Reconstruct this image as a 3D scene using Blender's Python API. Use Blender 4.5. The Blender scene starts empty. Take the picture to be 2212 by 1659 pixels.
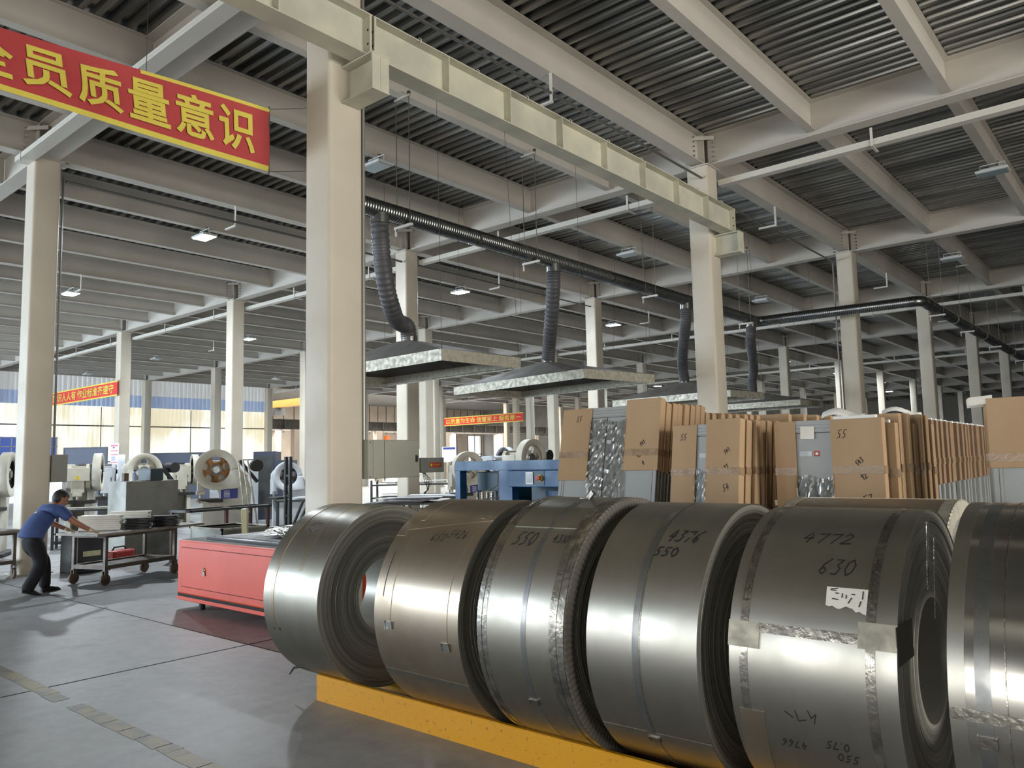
import bpy, bmesh, math, random
from mathutils import Vector, Matrix, Euler, Quaternion
rnd = random.Random(11)
SC = bpy.context.scene
COL = SC.collection
PI = math.pi
R = math.radians

# ------------------------------------------------------------------ camera
CAMPOS = Vector((6.0744, -4.5251, 1.5948))
yaw, pitch, roll = R(130.3419), R(5.6496), R(-1.291)
fw = Vector((math.cos(pitch)*math.cos(yaw), math.cos(pitch)*math.sin(yaw), math.sin(pitch)))
rt = fw.cross(Vector((0, 0, 1))).normalized()
upv = rt.cross(fw)
r2 = rt*math.cos(roll) + upv*math.sin(roll)
u2 = upv*math.cos(roll) - rt*math.sin(roll)
cam = bpy.data.cameras.new('camera')
cam.sensor_width = 36.0
cam.sensor_fit = 'HORIZONTAL'
cam.lens = 1678.29/2212*36.0
cam.clip_start, cam.clip_end = 0.05, 400
co = bpy.data.objects.new('camera', cam)
COL.objects.link(co)
mw = Matrix((r2, u2, -fw)).transposed().to_4x4()
mw.translation = CAMPOS
co.matrix_world = mw
SC.camera = co

# ------------------------------------------------------------------ world, light, exposure
SC.view_settings.view_transform = 'Standard'
SC.view_settings.look = 'None'
SC.view_settings.gamma = 1.0
SC.view_settings.exposure = EXPOSURE = 0.25
w = bpy.data.worlds.new('sky')
SC.world = w
w.use_nodes = True
bg = w.node_tree.nodes['Background']
bg.inputs[0].default_value = (0.80, 0.90, 1.0, 1)
bg.inputs[1].default_value = 1.0

def area(name, loc, rot, sx, sy, watts, col):
    l = bpy.data.lights.new(name, 'AREA')
    l.shape = 'RECTANGLE'; l.size = sx; l.size_y = sy; l.energy = watts; l.color = col
    o = bpy.data.objects.new(name, l); COL.objects.link(o)
    o.location = loc; o.rotation_euler = rot
    return o
# daylight that comes in through the gates behind the camera; left-bay and rear-hall fills are added
GATE_W, WARM, COOL = 1.0, (1.0, 0.95, 0.87), (0.72, 0.86, 1.0)
area('gate_daylight', (4.9, -15.8, 1.8), (R(90), 0, 0), 2.6, 3.0, 360, WARM)
area('gate_daylight', (-4.7, -15.8, 2.7), (R(90), 0, 0), 11.2, 4.6, 430, (1.0, 0.97, 0.92))
area('gate_daylight', (17.6, 0.0, 2.6), (R(90), 0, R(90)), 9.0, 4.6, 1900, WARM)
for wx in (-17.0, -26.0, -35.0): area('left_bay_fill', (wx, -15.8, 3.3), (R(90), 0, 0), 7.4, 4.4, 2400, COOL)  # unseen cool fill added to brighten the left bays
area('rear_hall_fill', (-52.0, 50.0, 8.6), (0, 0, 0), 18.0, 40.0, 28000, (1.0, 0.96, 0.90))  # added fill lamp under the closed roof, no skylight there

# ------------------------------------------------------------------ material helpers
def lin(c):
    c = c/255.0
    return c/12.92 if c <= 0.04045 else ((c+0.055)/1.055)**2.4
def rgb(r, g, b): return (lin(r), lin(g), lin(b), 1.0)

MATS = {}
def mat(name, c1, c2=None, rough=0.5, rough2=None, metal=0.0, scale=4.0, detail=4.0, stretch=(1, 1, 1), bump=0.0, bscale=None,
        lo=0.35, hi=0.65, aniso=0.0, tangent=None, emit=None, estr=0.0, spec=None, alpha=None):
    m = bpy.data.materials.new(name); m.use_nodes = True
    nt = m.node_tree; N = nt.nodes; L = nt.links
    b = N['Principled BSDF']
    b.inputs['Base Color'].default_value = c1
    b.inputs['Roughness'].default_value = rough
    b.inputs['Metallic'].default_value = metal
    if spec is not None: b.inputs['Specular IOR Level'].default_value = spec
    if c2 is not None or rough2 is not None or bump:
        tc = N.new('ShaderNodeTexCoord'); mp = N.new('ShaderNodeMapping')
        mp.inputs['Scale'].default_value = stretch
        L.new(tc.outputs['Object'], mp.inputs['Vector'])
        nz = N.new('ShaderNodeTexNoise'); nz.inputs['Scale'].default_value = scale; nz.inputs['Detail'].default_value = detail
        L.new(mp.outputs[0], nz.inputs['Vector'])
        mr = N.new('ShaderNodeMapRange'); mr.inputs[1].default_value = lo; mr.inputs[2].default_value = hi
        L.new(nz.outputs[0], mr.inputs[0])
        if c2 is not None:
            mx = N.new('ShaderNodeMix'); mx.data_type = 'RGBA'
            mx.inputs[6].default_value = c1; mx.inputs[7].default_value = c2
            L.new(mr.outputs[0], mx.inputs[0]); L.new(mx.outputs[2], b.inputs['Base Color'])
        if rough2 is not None:
            m2 = N.new('ShaderNodeMapRange'); m2.inputs[3].default_value = rough; m2.inputs[4].default_value = rough2
            L.new(mr.outputs[0], m2.inputs[0]); L.new(m2.outputs[0], b.inputs['Roughness'])
        if bump:
            n2 = N.new('ShaderNodeTexNoise'); n2.inputs['Scale'].default_value = bscale or scale*4; n2.inputs['Detail'].default_value = 3
            L.new(mp.outputs[0], n2.inputs['Vector'])
            bp = N.new('ShaderNodeBump'); bp.inputs['Strength'].default_value = bump; bp.inputs['Distance'].default_value = 0.01
            L.new(n2.outputs[0], bp.inputs['Height']); L.new(bp.outputs[0], b.inputs['Normal'])
    if aniso:
        b.inputs['Anisotropic'].default_value = aniso; b.inputs['Anisotropic Rotation'].default_value = 0.25
        t = N.new('ShaderNodeTangent'); t.direction_type = 'RADIAL'; t.axis = tangent or 'X'
        L.new(t.outputs[0], b.inputs['Tangent'])
    if emit is not None:
        b.inputs['Emission Color'].default_value = emit; b.inputs['Emission Strength'].default_value = estr
    MATS[name] = m
    return m

cream = mat('cream_column_paint', rgb(198, 189, 172), rgb(187, 178, 161), 0.45, 0.6, scale=1.2, bump=0.06, bscale=60)
beamp = mat('beige_beam_paint', rgb(190, 184, 174), rgb(180, 174, 164), 0.5, 0.62, scale=0.8)
primer = mat('yellowish_cream_primer', rgb(202, 198, 178), rgb(180, 178, 162), 0.5, 0.65, scale=2.2, detail=6)
traym = mat('white_tray_paint', rgb(196, 192, 182), rough=0.45)
deckm = mat('galvanised_deck', rgb(158, 157, 152), rgb(92, 94, 93), 0.26, 0.42, metal=0.92, scale=1.2, stretch=(0.25, 6, 1))
steelgrey = mat('dark_grey_steel', rgb(70, 72, 72), rgb(52, 54, 55), 0.45, 0.6, scale=3)
blackm = mat('black_rubber', rgb(26, 26, 27), rough=0.6)
blackgloss = mat('black_gloss', rgb(20, 20, 22), rough=0.25)
darkhole = mat('dark_recess', rgb(18, 18, 18), rough=0.8)
galv = mat('galvanised_sheet', rgb(184, 180, 164), rgb(154, 151, 138), 0.4, 0.6, metal=0.35, scale=16, detail=3)
galvdark = mat('dull_galvanised_sheet', rgb(104, 100, 93), rgb(88, 85, 79), 0.65, 0.75, metal=0.15, scale=3)
ductm = mat('spiral_duct_steel', rgb(150, 150, 148), rgb(118, 120, 120), 0.22, 0.34, metal=1.0, scale=3)
hosem = mat('grey_flexible_hose', rgb(76, 76, 78), rgb(62, 62, 64), 0.5, 0.6, scale=6)
wirem = mat('grey_wire', rgb(70, 68, 66), rough=0.5)
rodm = mat('steel_rod', rgb(110, 108, 104), rough=0.4, metal=0.6)
pipem = mat('galvanised_pipe', rgb(158, 155, 146), rough=0.35, metal=0.5)
coilm = mat('bright_coil_steel', rgb(190, 189, 181), rgb(172, 170, 161), 0.37, 0.5, metal=1.0, scale=2.2, detail=6, stretch=(1.5, 0.8, 0.8), aniso=0.75)
coilshiny = mat('shiny_coil_steel', rgb(196, 195, 190), rgb(182, 181, 175), 0.20, 0.27, metal=1.0, scale=2.2, detail=6, stretch=(1.5, 0.8, 0.8), aniso=0.75)
coildust = mat('dusty_coil_steel', rgb(190, 180, 164), rgb(166, 154, 138), 0.32, 0.48, metal=0.92, scale=2.0, detail=6, aniso=0.7)
coiledge = mat('dark_coil_edges', rgb(92, 91, 88), rgb(66, 65, 62), 0.32, 0.5, metal=0.85, scale=3, stretch=(30, 1, 1))
def coil_face():
    m = bpy.data.materials.new('wound_coil_edges'); m.use_nodes = True
    nt = m.node_tree; N = nt.nodes; L = nt.links; b = N['Principled BSDF']
    tc = N.new('ShaderNodeTexCoord'); sp = N.new('ShaderNodeSeparateXYZ'); L.new(tc.outputs['Object'], sp.inputs[0])
    cb = N.new('ShaderNodeCombineXYZ'); L.new(sp.outputs[1], cb.inputs[0]); L.new(sp.outputs[2], cb.inputs[1])
    ln = N.new('ShaderNodeVectorMath'); ln.operation = 'LENGTH'; L.new(cb.outputs[0], ln.inputs[0])
    c2 = N.new('ShaderNodeCombineXYZ'); L.new(ln.outputs['Value'], c2.inputs[0])
    n1 = N.new('ShaderNodeTexNoise'); n1.inputs['Scale'].default_value = 130; n1.inputs['Detail'].default_value = 2; L.new(c2.outputs[0], n1.inputs['Vector'])
    n2 = N.new('ShaderNodeTexNoise'); n2.inputs['Scale'].default_value = 22; n2.inputs['Detail'].default_value = 3; L.new(c2.outputs[0], n2.inputs['Vector'])
    mx = N.new('ShaderNodeMix'); mx.data_type = 'FLOAT'; mx.inputs[0].default_value = 0.5; L.new(n1.outputs[0], mx.inputs[2]); L.new(n2.outputs[0], mx.inputs[3])
    cr = N.new('ShaderNodeValToRGB'); cr.color_ramp.elements[0].position = 0.38; cr.color_ramp.elements[0].color = rgb(120, 119, 113)
    cr.color_ramp.elements[1].position = 0.62; cr.color_ramp.elements[1].color = rgb(180, 178, 168); L.new(mx.outputs[0], cr.inputs[0]); L.new(cr.outputs[0], b.inputs['Base Color'])
    b.inputs['Metallic'].default_value = 0.45; b.inputs['Roughness'].default_value = 0.40
    bp = N.new('ShaderNodeBump'); bp.inputs['Strength'].default_value = 0.35; bp.inputs['Distance'].default_value = 0.002; L.new(mx.outputs[0], bp.inputs['Height']); L.new(bp.outputs[0], b.inputs['Normal'])
    return m
coilface = coil_face()
strapdark = mat('blue_grey_strapping', rgb(158, 160, 160), rgb(128, 131, 133), 0.25, 0.4, metal=0.95, scale=8)
strapm = mat('bright_strapping', rgb(186, 184, 176), rgb(120, 118, 112), 0.16, 0.4, metal=1.0, scale=14, detail=6, bump=0.35, bscale=30)
inkm = mat('black_marker_ink', rgb(28, 28, 28), rough=0.7)
paperm = mat('white_paper', rgb(232, 228, 218), rgb(222, 217, 205), 0.7, 0.8, scale=8)
yellowp = mat('yellow_rail_paint', rgb(206, 146, 8), rgb(128, 92, 14), 0.42, 0.6, scale=34.0, detail=6, bump=0.1, lo=0.60, hi=0.76)
redp = mat('red_enamel', rgb(216, 74, 40), rgb(206, 66, 34), 0.40, 0.45, scale=1.5)
bluep = mat('blue_enamel', rgb(28, 88, 132), rgb(23, 76, 117), 0.35, 0.5, scale=2)
bluedk = mat('dark_teal_enamel', rgb(26, 66, 84), rough=0.45)
presswhite = mat('off_white_machine_paint', rgb(206, 202, 188), rgb(186, 180, 164), 0.42, 0.6, scale=3, detail=6)
presscool = mat('pale_grey_machine_paint', rgb(200, 204, 208), rgb(182, 186, 192), 0.42, 0.6, scale=3, detail=6)
ironm = mat('cast_iron', rgb(58, 55, 52), rgb(40, 38, 37), 0.45, 0.65, metal=0.4, scale=5)
orangewheel = mat('ochre_flywheel_paint', rgb(164, 110, 44), rgb(120, 80, 36), 0.5, 0.65, scale=5)
brownwheel = mat('brown_flywheel_iron', rgb(92, 66, 50), rgb(70, 50, 40), 0.5, 0.65, scale=5)
sheetsteel = mat('stained_grey_sheet_steel', rgb(148, 148, 140), rgb(112, 112, 106), 0.35, 0.55, metal=0.55, scale=1.6, detail=6)
cartm = mat('worn_brown_steel', rgb(112, 100, 88), rgb(88, 82, 76), 0.4, 0.6, metal=0.4, scale=4, detail=6)
cartlight = mat('worn_pale_tabletop', rgb(172, 166, 154), rgb(128, 122, 114), 0.5, 0.65, scale=3, detail=6)
whiteprof = mat('white_profile_plastic', rgb(238, 236, 226), rough=0.4)
blackprof = mat('black_profile_metal', rgb(48, 49, 50), rgb(30, 30, 31), 0.3, 0.5, scale=8)
woodish = mat('brown_caster', rgb(104, 88, 72), rgb(84, 70, 58), 0.6, scale=9)
cardb = mat('brown_cardboard', rgb(178, 149, 116), rgb(168, 139, 107), 0.8, 0.9, scale=2.5, stretch=(1, 1, 0.3))
cardd = mat('shaded_cardboard', rgb(134, 108, 84), rgb(120, 97, 76), 0.8, 0.9, scale=2.5)  # cardboard with the shade of the dim rear stack put into its colour
doorg = mat('grey_door_panel', rgb(158, 161, 160), rgb(150, 153, 152), 0.4, 0.5, scale=1.5)
doordk = mat('grey_door_edge', rgb(120, 123, 124), rough=0.45)
foam = mat('white_foam', rgb(236, 236, 232), rough=0.8)
tape = mat('clear_packing_tape', rgb(146, 121, 94), rgb(158, 132, 104), 0.2, 0.35, scale=14, bump=0.3, bscale=30)
shirt = mat('blue_tshirt', rgb(66, 88, 140), rgb(56, 77, 126), 0.85, scale=6, bump=0.2, bscale=25)
trouser = mat('black_trousers', rgb(19, 21, 28), rgb(15, 16, 22), 0.85, scale=6, bump=0.2, bscale=20)
skinm = mat('tan_skin', rgb(168, 118, 92), rgb(152, 104, 82), 0.55, scale=9)
hairm = mat('black_hair', rgb(22, 20, 20), rgb(34, 31, 30), 0.55, scale=40, stretch=(1, 1, 0.2), bump=0.4, bscale=120)
glovem = mat('cream_work_glove', rgb(214, 200, 174), rgb(194, 178, 152), 0.9, scale=20, bump=0.3, bscale=60)
banr = mat('red_banner_cloth', rgb(178, 66, 66), rgb(168, 58, 60), 0.75, scale=2)
banr2 = mat('bright_red_banner_cloth', rgb(206, 54, 46), rough=0.75)
bany = mat('yellow_banner_cloth', rgb(214, 198, 84), rgb(204, 186, 76), 0.75, scale=2)
navy = mat('navy_board', rgb(58, 64, 82), rough=0.5)
boxgrey = mat('grey_green_box_paint', rgb(158, 160, 147), rgb(150, 152, 140), 0.42, 0.5, scale=2)
boxgrey2 = mat('mid_grey_box_paint', rgb(132, 133, 125), rough=0.45)
redsign = mat('red_sign', rgb(178, 58, 40), rough=0.5)
signblue = mat('blue_sign', rgb(58, 62, 140), rough=0.5)
signyel = mat('yellow_sign', rgb(226, 196, 60), rough=0.5)
signwhite = mat('white_sign', rgb(232, 234, 238), rough=0.5)
pinkline = mat('pink_print', rgb(214, 92, 118), rough=0.6)
crateg = mat('dark_green_grey_plastic', rgb(66, 80, 84), rough=0.5)
blueplast = mat('pale_blue_plastic', rgb(150, 165, 205), rough=0.3)
redplast = mat('red_plastic', rgb(176, 52, 40), rough=0.4)
palebar = mat('pale_yellow_bar', rgb(222, 220, 178), rgb(200, 198, 160), 0.45, scale=5, stretch=(4, 4, 0.5))
scrapm = mat('shiny_scrap_strip', rgb(196, 196, 190), rough=0.22, metal=0.95)
screenm = mat('screen_grey', rgb(92, 96, 90), rough=0.2)
wallpanel = mat('beige_wall_panel', rgb(214, 200, 184), rgb(202, 188, 172), 0.6, scale=0.6)
concretewall = mat('grey_wall', rgb(150, 148, 142), rgb(138, 136, 130), 0.7, scale=0.8)
cranep = mat('yellow_crane_paint', rgb(166, 122, 52), rough=0.5)
lampbody = mat('pale_lamp_housing', rgb(200, 202, 200), rough=0.4)
lampglass = mat('frosted_lamp_glass', rgb(140, 154, 158), rough=0.25)
lampon = mat('lit_lamp_glass', rgb(255, 255, 255), rough=0.4, emit=(0.86, 0.94, 1.0, 1), estr=40.0)
skyglass = mat('bright_window', rgb(235, 240, 245), rough=0.3, emit=(0.97, 0.98, 1.0, 1), estr=2.6)
blueglass = mat('blue_window', rgb(50, 66, 120), rough=0.2, emit=(0.05, 0.08, 0.26, 1), estr=1.0)
orangeout = mat('orange_structure', rgb(238, 120, 60), rough=0.5)

def floor_mat():
    m = bpy.data.materials.new('polished_concrete'); m.use_nodes = True
    nt = m.node_tree; N = nt.nodes; L = nt.links; b = N['Principled BSDF']
    tc = N.new('ShaderNodeTexCoord')
    n1 = N.new('ShaderNodeTexNoise'); n1.inputs['Scale'].default_value = 0.55; n1.inputs['Detail'].default_value = 8; n1.inputs['Roughness'].default_value = 0.62
    n2 = N.new('ShaderNodeTexNoise'); n2.inputs['Scale'].default_value = 5.0; n2.inputs['Detail'].default_value = 8; n2.inputs['Roughness'].default_value = 0.7
    n3 = N.new('ShaderNodeTexNoise'); n3.inputs['Scale'].default_value = 1.6; n3.inputs['Detail'].default_value = 5
    for n in (n1, n2, n3): L.new(tc.outputs['Object'], n.inputs['Vector'])
    mx = N.new('ShaderNodeMix'); mx.data_type = 'FLOAT'; mx.inputs[0].default_value = 0.4
    L.new(n1.outputs[0], mx.inputs[2]); L.new(n2.outputs[0], mx.inputs[3])
    cr = N.new('ShaderNodeValToRGB')
    cr.color_ramp.elements[0].position = 0.32; cr.color_ramp.elements[0].color = rgb(112, 113, 113)
    cr.color_ramp.elements[1].position = 0.68; cr.color_ramp.elements[1].color = rgb(164, 166, 167)
    L.new(mx.outputs[0], cr.inputs[0])
    st = N.new('ShaderNodeMapRange'); st.inputs[1].default_value = 0.60; st.inputs[2].default_value = 0.72
    L.new(n3.outputs[0], st.inputs[0])
    m2 = N.new('ShaderNodeMix'); m2.data_type = 'RGBA'; m2.inputs[7].default_value = rgb(80, 79, 76)
    sc = N.new('ShaderNodeMath'); sc.operation = 'MULTIPLY'; sc.inputs[1].default_value = 0.55
    L.new(st.outputs[0], sc.inputs[0]); L.new(sc.outputs[0], m2.inputs[0]); L.new(cr.outputs[0], m2.inputs[6])
    L.new(m2.outputs[2], b.inputs['Base Color'])
    rr = N.new('ShaderNodeMapRange'); rr.inputs[3].default_value = 0.36; rr.inputs[4].default_value = 0.62
    L.new(n1.outputs[0], rr.inputs[0]); L.new(rr.outputs[0], b.inputs['Roughness'])
    bp = N.new('ShaderNodeBump'); bp.inputs['Strength'].default_value = 0.08; bp.inputs['Distance'].default_value = 0.01
    L.new(n2.outputs[0], bp.inputs['Height']); L.new(bp.outputs[0], b.inputs['Normal'])
    return m
floorm = floor_mat()

def translucent_wall_mat():
    """corrugated daylight sheeting: streaky yellowed panels with a clear bluish band near the top"""
    m = bpy.data.materials.new('daylight_sheeting'); m.use_nodes = True
    nt = m.node_tree; N = nt.nodes; L = nt.links; b = N['Principled BSDF']
    tc = N.new('ShaderNodeTexCoord')
    mp = N.new('ShaderNodeMapping'); mp.inputs['Scale'].default_value = (1, 2.2, 0.35); L.new(tc.outputs['Object'], mp.inputs[0])
    n1 = N.new('ShaderNodeTexNoise'); n1.inputs['Scale'].default_value = 1.0; n1.inputs['Detail'].default_value = 7; L.new(mp.outputs[0], n1.inputs['Vector'])
    n2 = N.new('ShaderNodeTexNoise'); n2.inputs['Scale'].default_value = 0.35; n2.inputs['Detail'].default_value = 3; L.new(tc.outputs['Object'], n2.inputs['Vector'])
    cr = N.new('ShaderNodeValToRGB')
    e = cr.color_ramp.elements
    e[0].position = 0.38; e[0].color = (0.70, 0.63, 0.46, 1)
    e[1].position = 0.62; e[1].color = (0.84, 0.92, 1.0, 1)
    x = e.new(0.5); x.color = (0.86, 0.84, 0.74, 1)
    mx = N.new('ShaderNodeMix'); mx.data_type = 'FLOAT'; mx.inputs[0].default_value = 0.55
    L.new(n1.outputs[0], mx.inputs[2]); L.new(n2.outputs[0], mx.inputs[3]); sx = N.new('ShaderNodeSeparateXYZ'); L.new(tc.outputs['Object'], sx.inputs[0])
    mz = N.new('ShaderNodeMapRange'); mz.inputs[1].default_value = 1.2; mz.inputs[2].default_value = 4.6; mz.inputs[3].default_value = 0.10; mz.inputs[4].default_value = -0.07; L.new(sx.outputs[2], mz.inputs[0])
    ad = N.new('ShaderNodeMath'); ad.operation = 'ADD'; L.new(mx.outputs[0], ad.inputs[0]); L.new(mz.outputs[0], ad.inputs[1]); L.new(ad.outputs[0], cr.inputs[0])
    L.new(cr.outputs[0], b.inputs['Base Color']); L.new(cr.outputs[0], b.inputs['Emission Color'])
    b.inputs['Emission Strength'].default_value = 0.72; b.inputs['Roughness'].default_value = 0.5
    return m
sheeting = translucent_wall_mat()
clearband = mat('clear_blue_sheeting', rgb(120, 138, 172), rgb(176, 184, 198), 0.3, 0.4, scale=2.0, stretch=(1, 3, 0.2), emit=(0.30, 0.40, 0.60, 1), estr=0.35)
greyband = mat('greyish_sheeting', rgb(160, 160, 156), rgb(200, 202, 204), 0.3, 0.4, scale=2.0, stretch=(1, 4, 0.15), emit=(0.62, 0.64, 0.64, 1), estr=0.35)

def film_mat():
    m = bpy.data.materials.new('clear_plastic_film'); m.use_nodes = True
    nt = m.node_tree; N = nt.nodes; L = nt.links
    for n in list(N):
        if n.type != 'OUTPUT_MATERIAL': N.remove(n)
    out = [n for n in N if n.type == 'OUTPUT_MATERIAL'][0]
    tr = N.new('ShaderNodeBsdfTransparent'); tr.inputs[0].default_value = (0.96, 0.97, 0.97, 1)
    gl = N.new('ShaderNodeBsdfGlossy'); gl.inputs['Roughness'].default_value = 0.12
    mix = N.new('ShaderNodeMixShader')
    fr = N.new('ShaderNodeFresnel'); fr.inputs[0].default_value = 1.7
    L.new(fr.outputs[0], mix.inputs[0]); L.new(tr.outputs[0], mix.inputs[1]); L.new(gl.outputs[0], mix.inputs[2])
    L.new(mix.outputs[0], out.inputs[0])
    return m
film = film_mat()

# ------------------------------------------------------------------ mesh helpers
class MB:
    """collects boxes, prisms, tubes and lathes and links them as ONE mesh object"""
    def __init__(s): s.v = []; s.f = []
    def _add(s, vs, fs):
        n = len(s.v); s.v += [tuple(v) for v in vs]; s.f += [tuple(i+n for i in f) for f in fs]; return s
    def box(s, x0, x1, y0, y1, z0, z1, M=None):
        vs = [Vector((x, y, z)) for z in (z0, z1) for y in (y0, y1) for x in (x0, x1)]
        if M is not None: vs = [M @ v for v in vs]
        return s._add(vs, [(0, 2, 3, 1), (4, 5, 7, 6), (0, 1, 5, 4), (2, 6, 7, 3), (0, 4, 6, 2), (1, 3, 7, 5)])
    def prism(s, poly, axis, a0, a1, M=None):
        def P(p, a): return {'x': (a, p[0], p[1]), 'y': (p[0], a, p[1]), 'z': (p[0], p[1], a)}[axis]
        n = len(poly)
        vs = [Vector(P(p, a)) for a in (a0, a1) for p in poly]
        if M is not None: vs = [M @ v for v in vs]
        return s._add(vs, [tuple(range(n))[::-1], tuple(range(n, 2*n))] + [(i, (i+1) % n, n+(i+1) % n, n+i) for i in range(n)])
    def tube(s, pts, r, n=8, caps=True):
        pts = [Vector(p) for p in pts]
        rs = r if isinstance(r, (list, tuple)) else [r]*len(pts)
        t0 = (pts[1]-pts[0]).normalized()
        a = t0.orthogonal().normalized()
        rings = []
        prev = t0
        for i, p in enumerate(pts):
            t = (pts[min(i+1, len(pts)-1)]-pts[max(i-1, 0)]).normalized()
            q = prev.rotation_difference(t); a = q @ a; prev = t
            b = t.cross(a)
            rings.append([p+(a*math.cos(2*PI*k/n)+b*math.sin(2*PI*k/n))*rs[i] for k in range(n)])
        vs = [v for g in rings for v in g]
        fs = []
        for i in range(len(pts)-1):
            for k in range(n):
                fs.append((i*n+k, i*n+(k+1) % n, (i+1)*n+(k+1) % n, (i+1)*n+k))
        if caps:
            fs.append(tuple(range(n))[::-1]); fs.append(tuple((len(pts)-1)*n+k for k in range(n)))
        return s._add(vs, fs)
    def cyl(s, p0, p1, r, n=24): return s.tube([p0, p1], r, n)
    def lathe(s, prof, origin, axis, n=48, a0=0.0, a1=2*PI, closed=False):
        """prof: [(along, radius)] about AXIS through ORIGIN; closed joins last to first"""
        o = Vector(origin); ax = Vector(axis).normalized(); u = ax.orthogonal().normalized()
        if abs(ax.x) > 0.9: u = Vector((0, -1, 0))
        v = ax.cross(u)
        full = abs(a1-a0-2*PI) < 1e-6
        m = n if full else n+1
        vs = []
        for k in range(m):
            t = a0+(a1-a0)*k/n
            d = u*math.cos(t)+v*math.sin(t)
            for (h, r) in prof: vs.append(o+ax*h+d*r)
        P = len(prof); fs = []
        for k in range(n):
            k2 = (k+1) % m
            for i in range(P if closed else P-1):
                j = (i+1) % P
                fs.append((k*P+i, k*P+j, k2*P+j, k2*P+i))
        return s._add(vs, fs)
    def grid(s, fn, nu, nv):
        vs = [fn(i/nu, j/nv) for j in range(nv+1) for i in range(nu+1)]
        fs = [(j*(nu+1)+i, j*(nu+1)+i+1, (j+1)*(nu+1)+i+1, (j+1)*(nu+1)+i) for j in range(nv) for i in range(nu)]
        return s._add(vs, fs)
    def ibeam(s, axis, c, a0, a1, z0, z1, wid, tf=0.014, tw=0.01):
        """I section along AXIS centred on the other horizontal coordinate C"""
        h = wid/2
        p = [(-h, z0), (h, z0), (h, z0+tf), (tw/2, z0+tf), (tw/2, z1-tf), (h, z1-tf), (h, z1), (-h, z1), (-h, z1-tf), (-tw/2, z1-tf), (-tw/2, z0+tf), (-h, z0+tf)]
        p = [(q[0]+c, q[1]) for q in p]
        return s.prism(p, axis, a0, a1)
    def build(s, name, m, parent=None, smooth=None, bevel=0.0, seg=2, wn=True):
        me = bpy.data.meshes.new(name)
        me.from_pydata(s.v, [], s.f)
        if wn:
            b = bmesh.new(); b.from_mesh(me); bmesh.ops.recalc_face_normals(b, faces=b.faces); b.to_mesh(me); b.free()
        me.materials.append(m)
        if smooth is not None:
            me.polygons.foreach_set('use_smooth', [True]*len(me.polygons))
            me.set_sharp_from_angle(angle=smooth)
        o = bpy.data.objects.new(name, me); COL.objects.link(o)
        if parent is not None: o.parent = parent
        if bevel:
            bv = o.modifiers.new('bevel', 'BEVEL'); bv.width = bevel; bv.segments = seg; bv.limit_method = 'ANGLE'; bv.angle_limit = R(40)
        return o
SM = R(40)

def tag(o, label, cat, group=None, kind=None):
    o['label'] = label; o['category'] = cat
    if group: o['group'] = group
    if kind: o['kind'] = kind
    return o
def thing(name, label, cat, loc=(0, 0, 0), rotz=0.0, group=None, kind=None):
    o = bpy.data.objects.new(name, None); COL.objects.link(o)
    o.empty_display_size = 0.2
    o.location = loc; o.rotation_euler = (0, 0, rotz)
    return tag(o, label, cat, group, kind)
KIDS = {}
def kids(o): return [c for c in bpy.data.objects if c.parent is o]
def copy_tree(o, parent=None, tree=None):
    if tree is None:
        tree = {}
        for c in bpy.data.objects:
            if c.parent: tree.setdefault(c.parent.name, []).append(c)
    c = o.copy(); COL.objects.link(c)
    if parent is not None: c.parent = parent
    for ch in tree.get(o.name, []): copy_tree(ch, c, tree)
    return c
def struct(name, mb, m, label=None, cat=None, group=None, **k):
    o = mb.build(name, m, **k); o['kind'] = 'structure'
    if label: tag(o, label, cat, group)
    return o
def TR(loc, rz=0.0, rx=0.0, ry=0.0):
    return Matrix.Translation(loc) @ Euler((rx, ry, rz)).to_matrix().to_4x4()
ORD = ['first', 'second', 'third', 'fourth', 'fifth', 'sixth', 'seventh', 'eighth', 'ninth', 'tenth', 'eleventh', 'twelfth', 'thirteenth',
       'fourteenth', 'fifteenth', 'sixteenth', 'seventeenth', 'eighteenth', 'nineteenth', 'twentieth', 'twenty-first', 'twenty-second', 'twenty-third', 'twenty-fourth']
# ================================================================== THE SETTING
LX, LY, HT = 7.851, 8.0, 6.70
DECK = 7.31
struct('floor', MB().box(-90, 20, -18, 88, -0.3, 0.0), floorm, 'grey polished concrete floor of the factory hall', 'floor')
# saw-cut joints and the worn yellow lane line
j = MB()
j.box(-0.45, -0.43, -12, 7.8, 0.0, 0.0012)
j.box(-40, 2.2, -0.62, -0.605, 0.0, 0.0012)
j.box(-8.4, -8.385, -12, 40, 0.0, 0.0012)
struct('trim_1', j, darkhole, 'dark saw-cut joints in the concrete floor', 'floor joint')
def worn_line():
    mb = MB(); r = random.Random(3)
    x = -7.0
    while x < 6.5:
        L_ = r.uniform(0.05, 0.3)
        if r.random() < 0.86:
            a, b = r.uniform(-0.012, 0.012), r.uniform(-0.012, 0.012)
            mb._add([(x, -2.36+a, 0.0016), (x+L_, -2.36+b, 0.0016), (x+L_, -2.25+a, 0.0016), (x, -2.25+b, 0.0016)], [(0, 1, 2, 3)])
        x += L_*0.97
    return mb
wornyellow = mat('worn_yellow_line', rgb(140, 128, 88), rgb(104, 101, 92), 0.5, scale=5, detail=8, lo=0.4, hi=0.6)
struct('trim_2', worn_line(), wornyellow, 'faded yellow lane line painted on the grey floor', 'floor marking')

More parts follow.
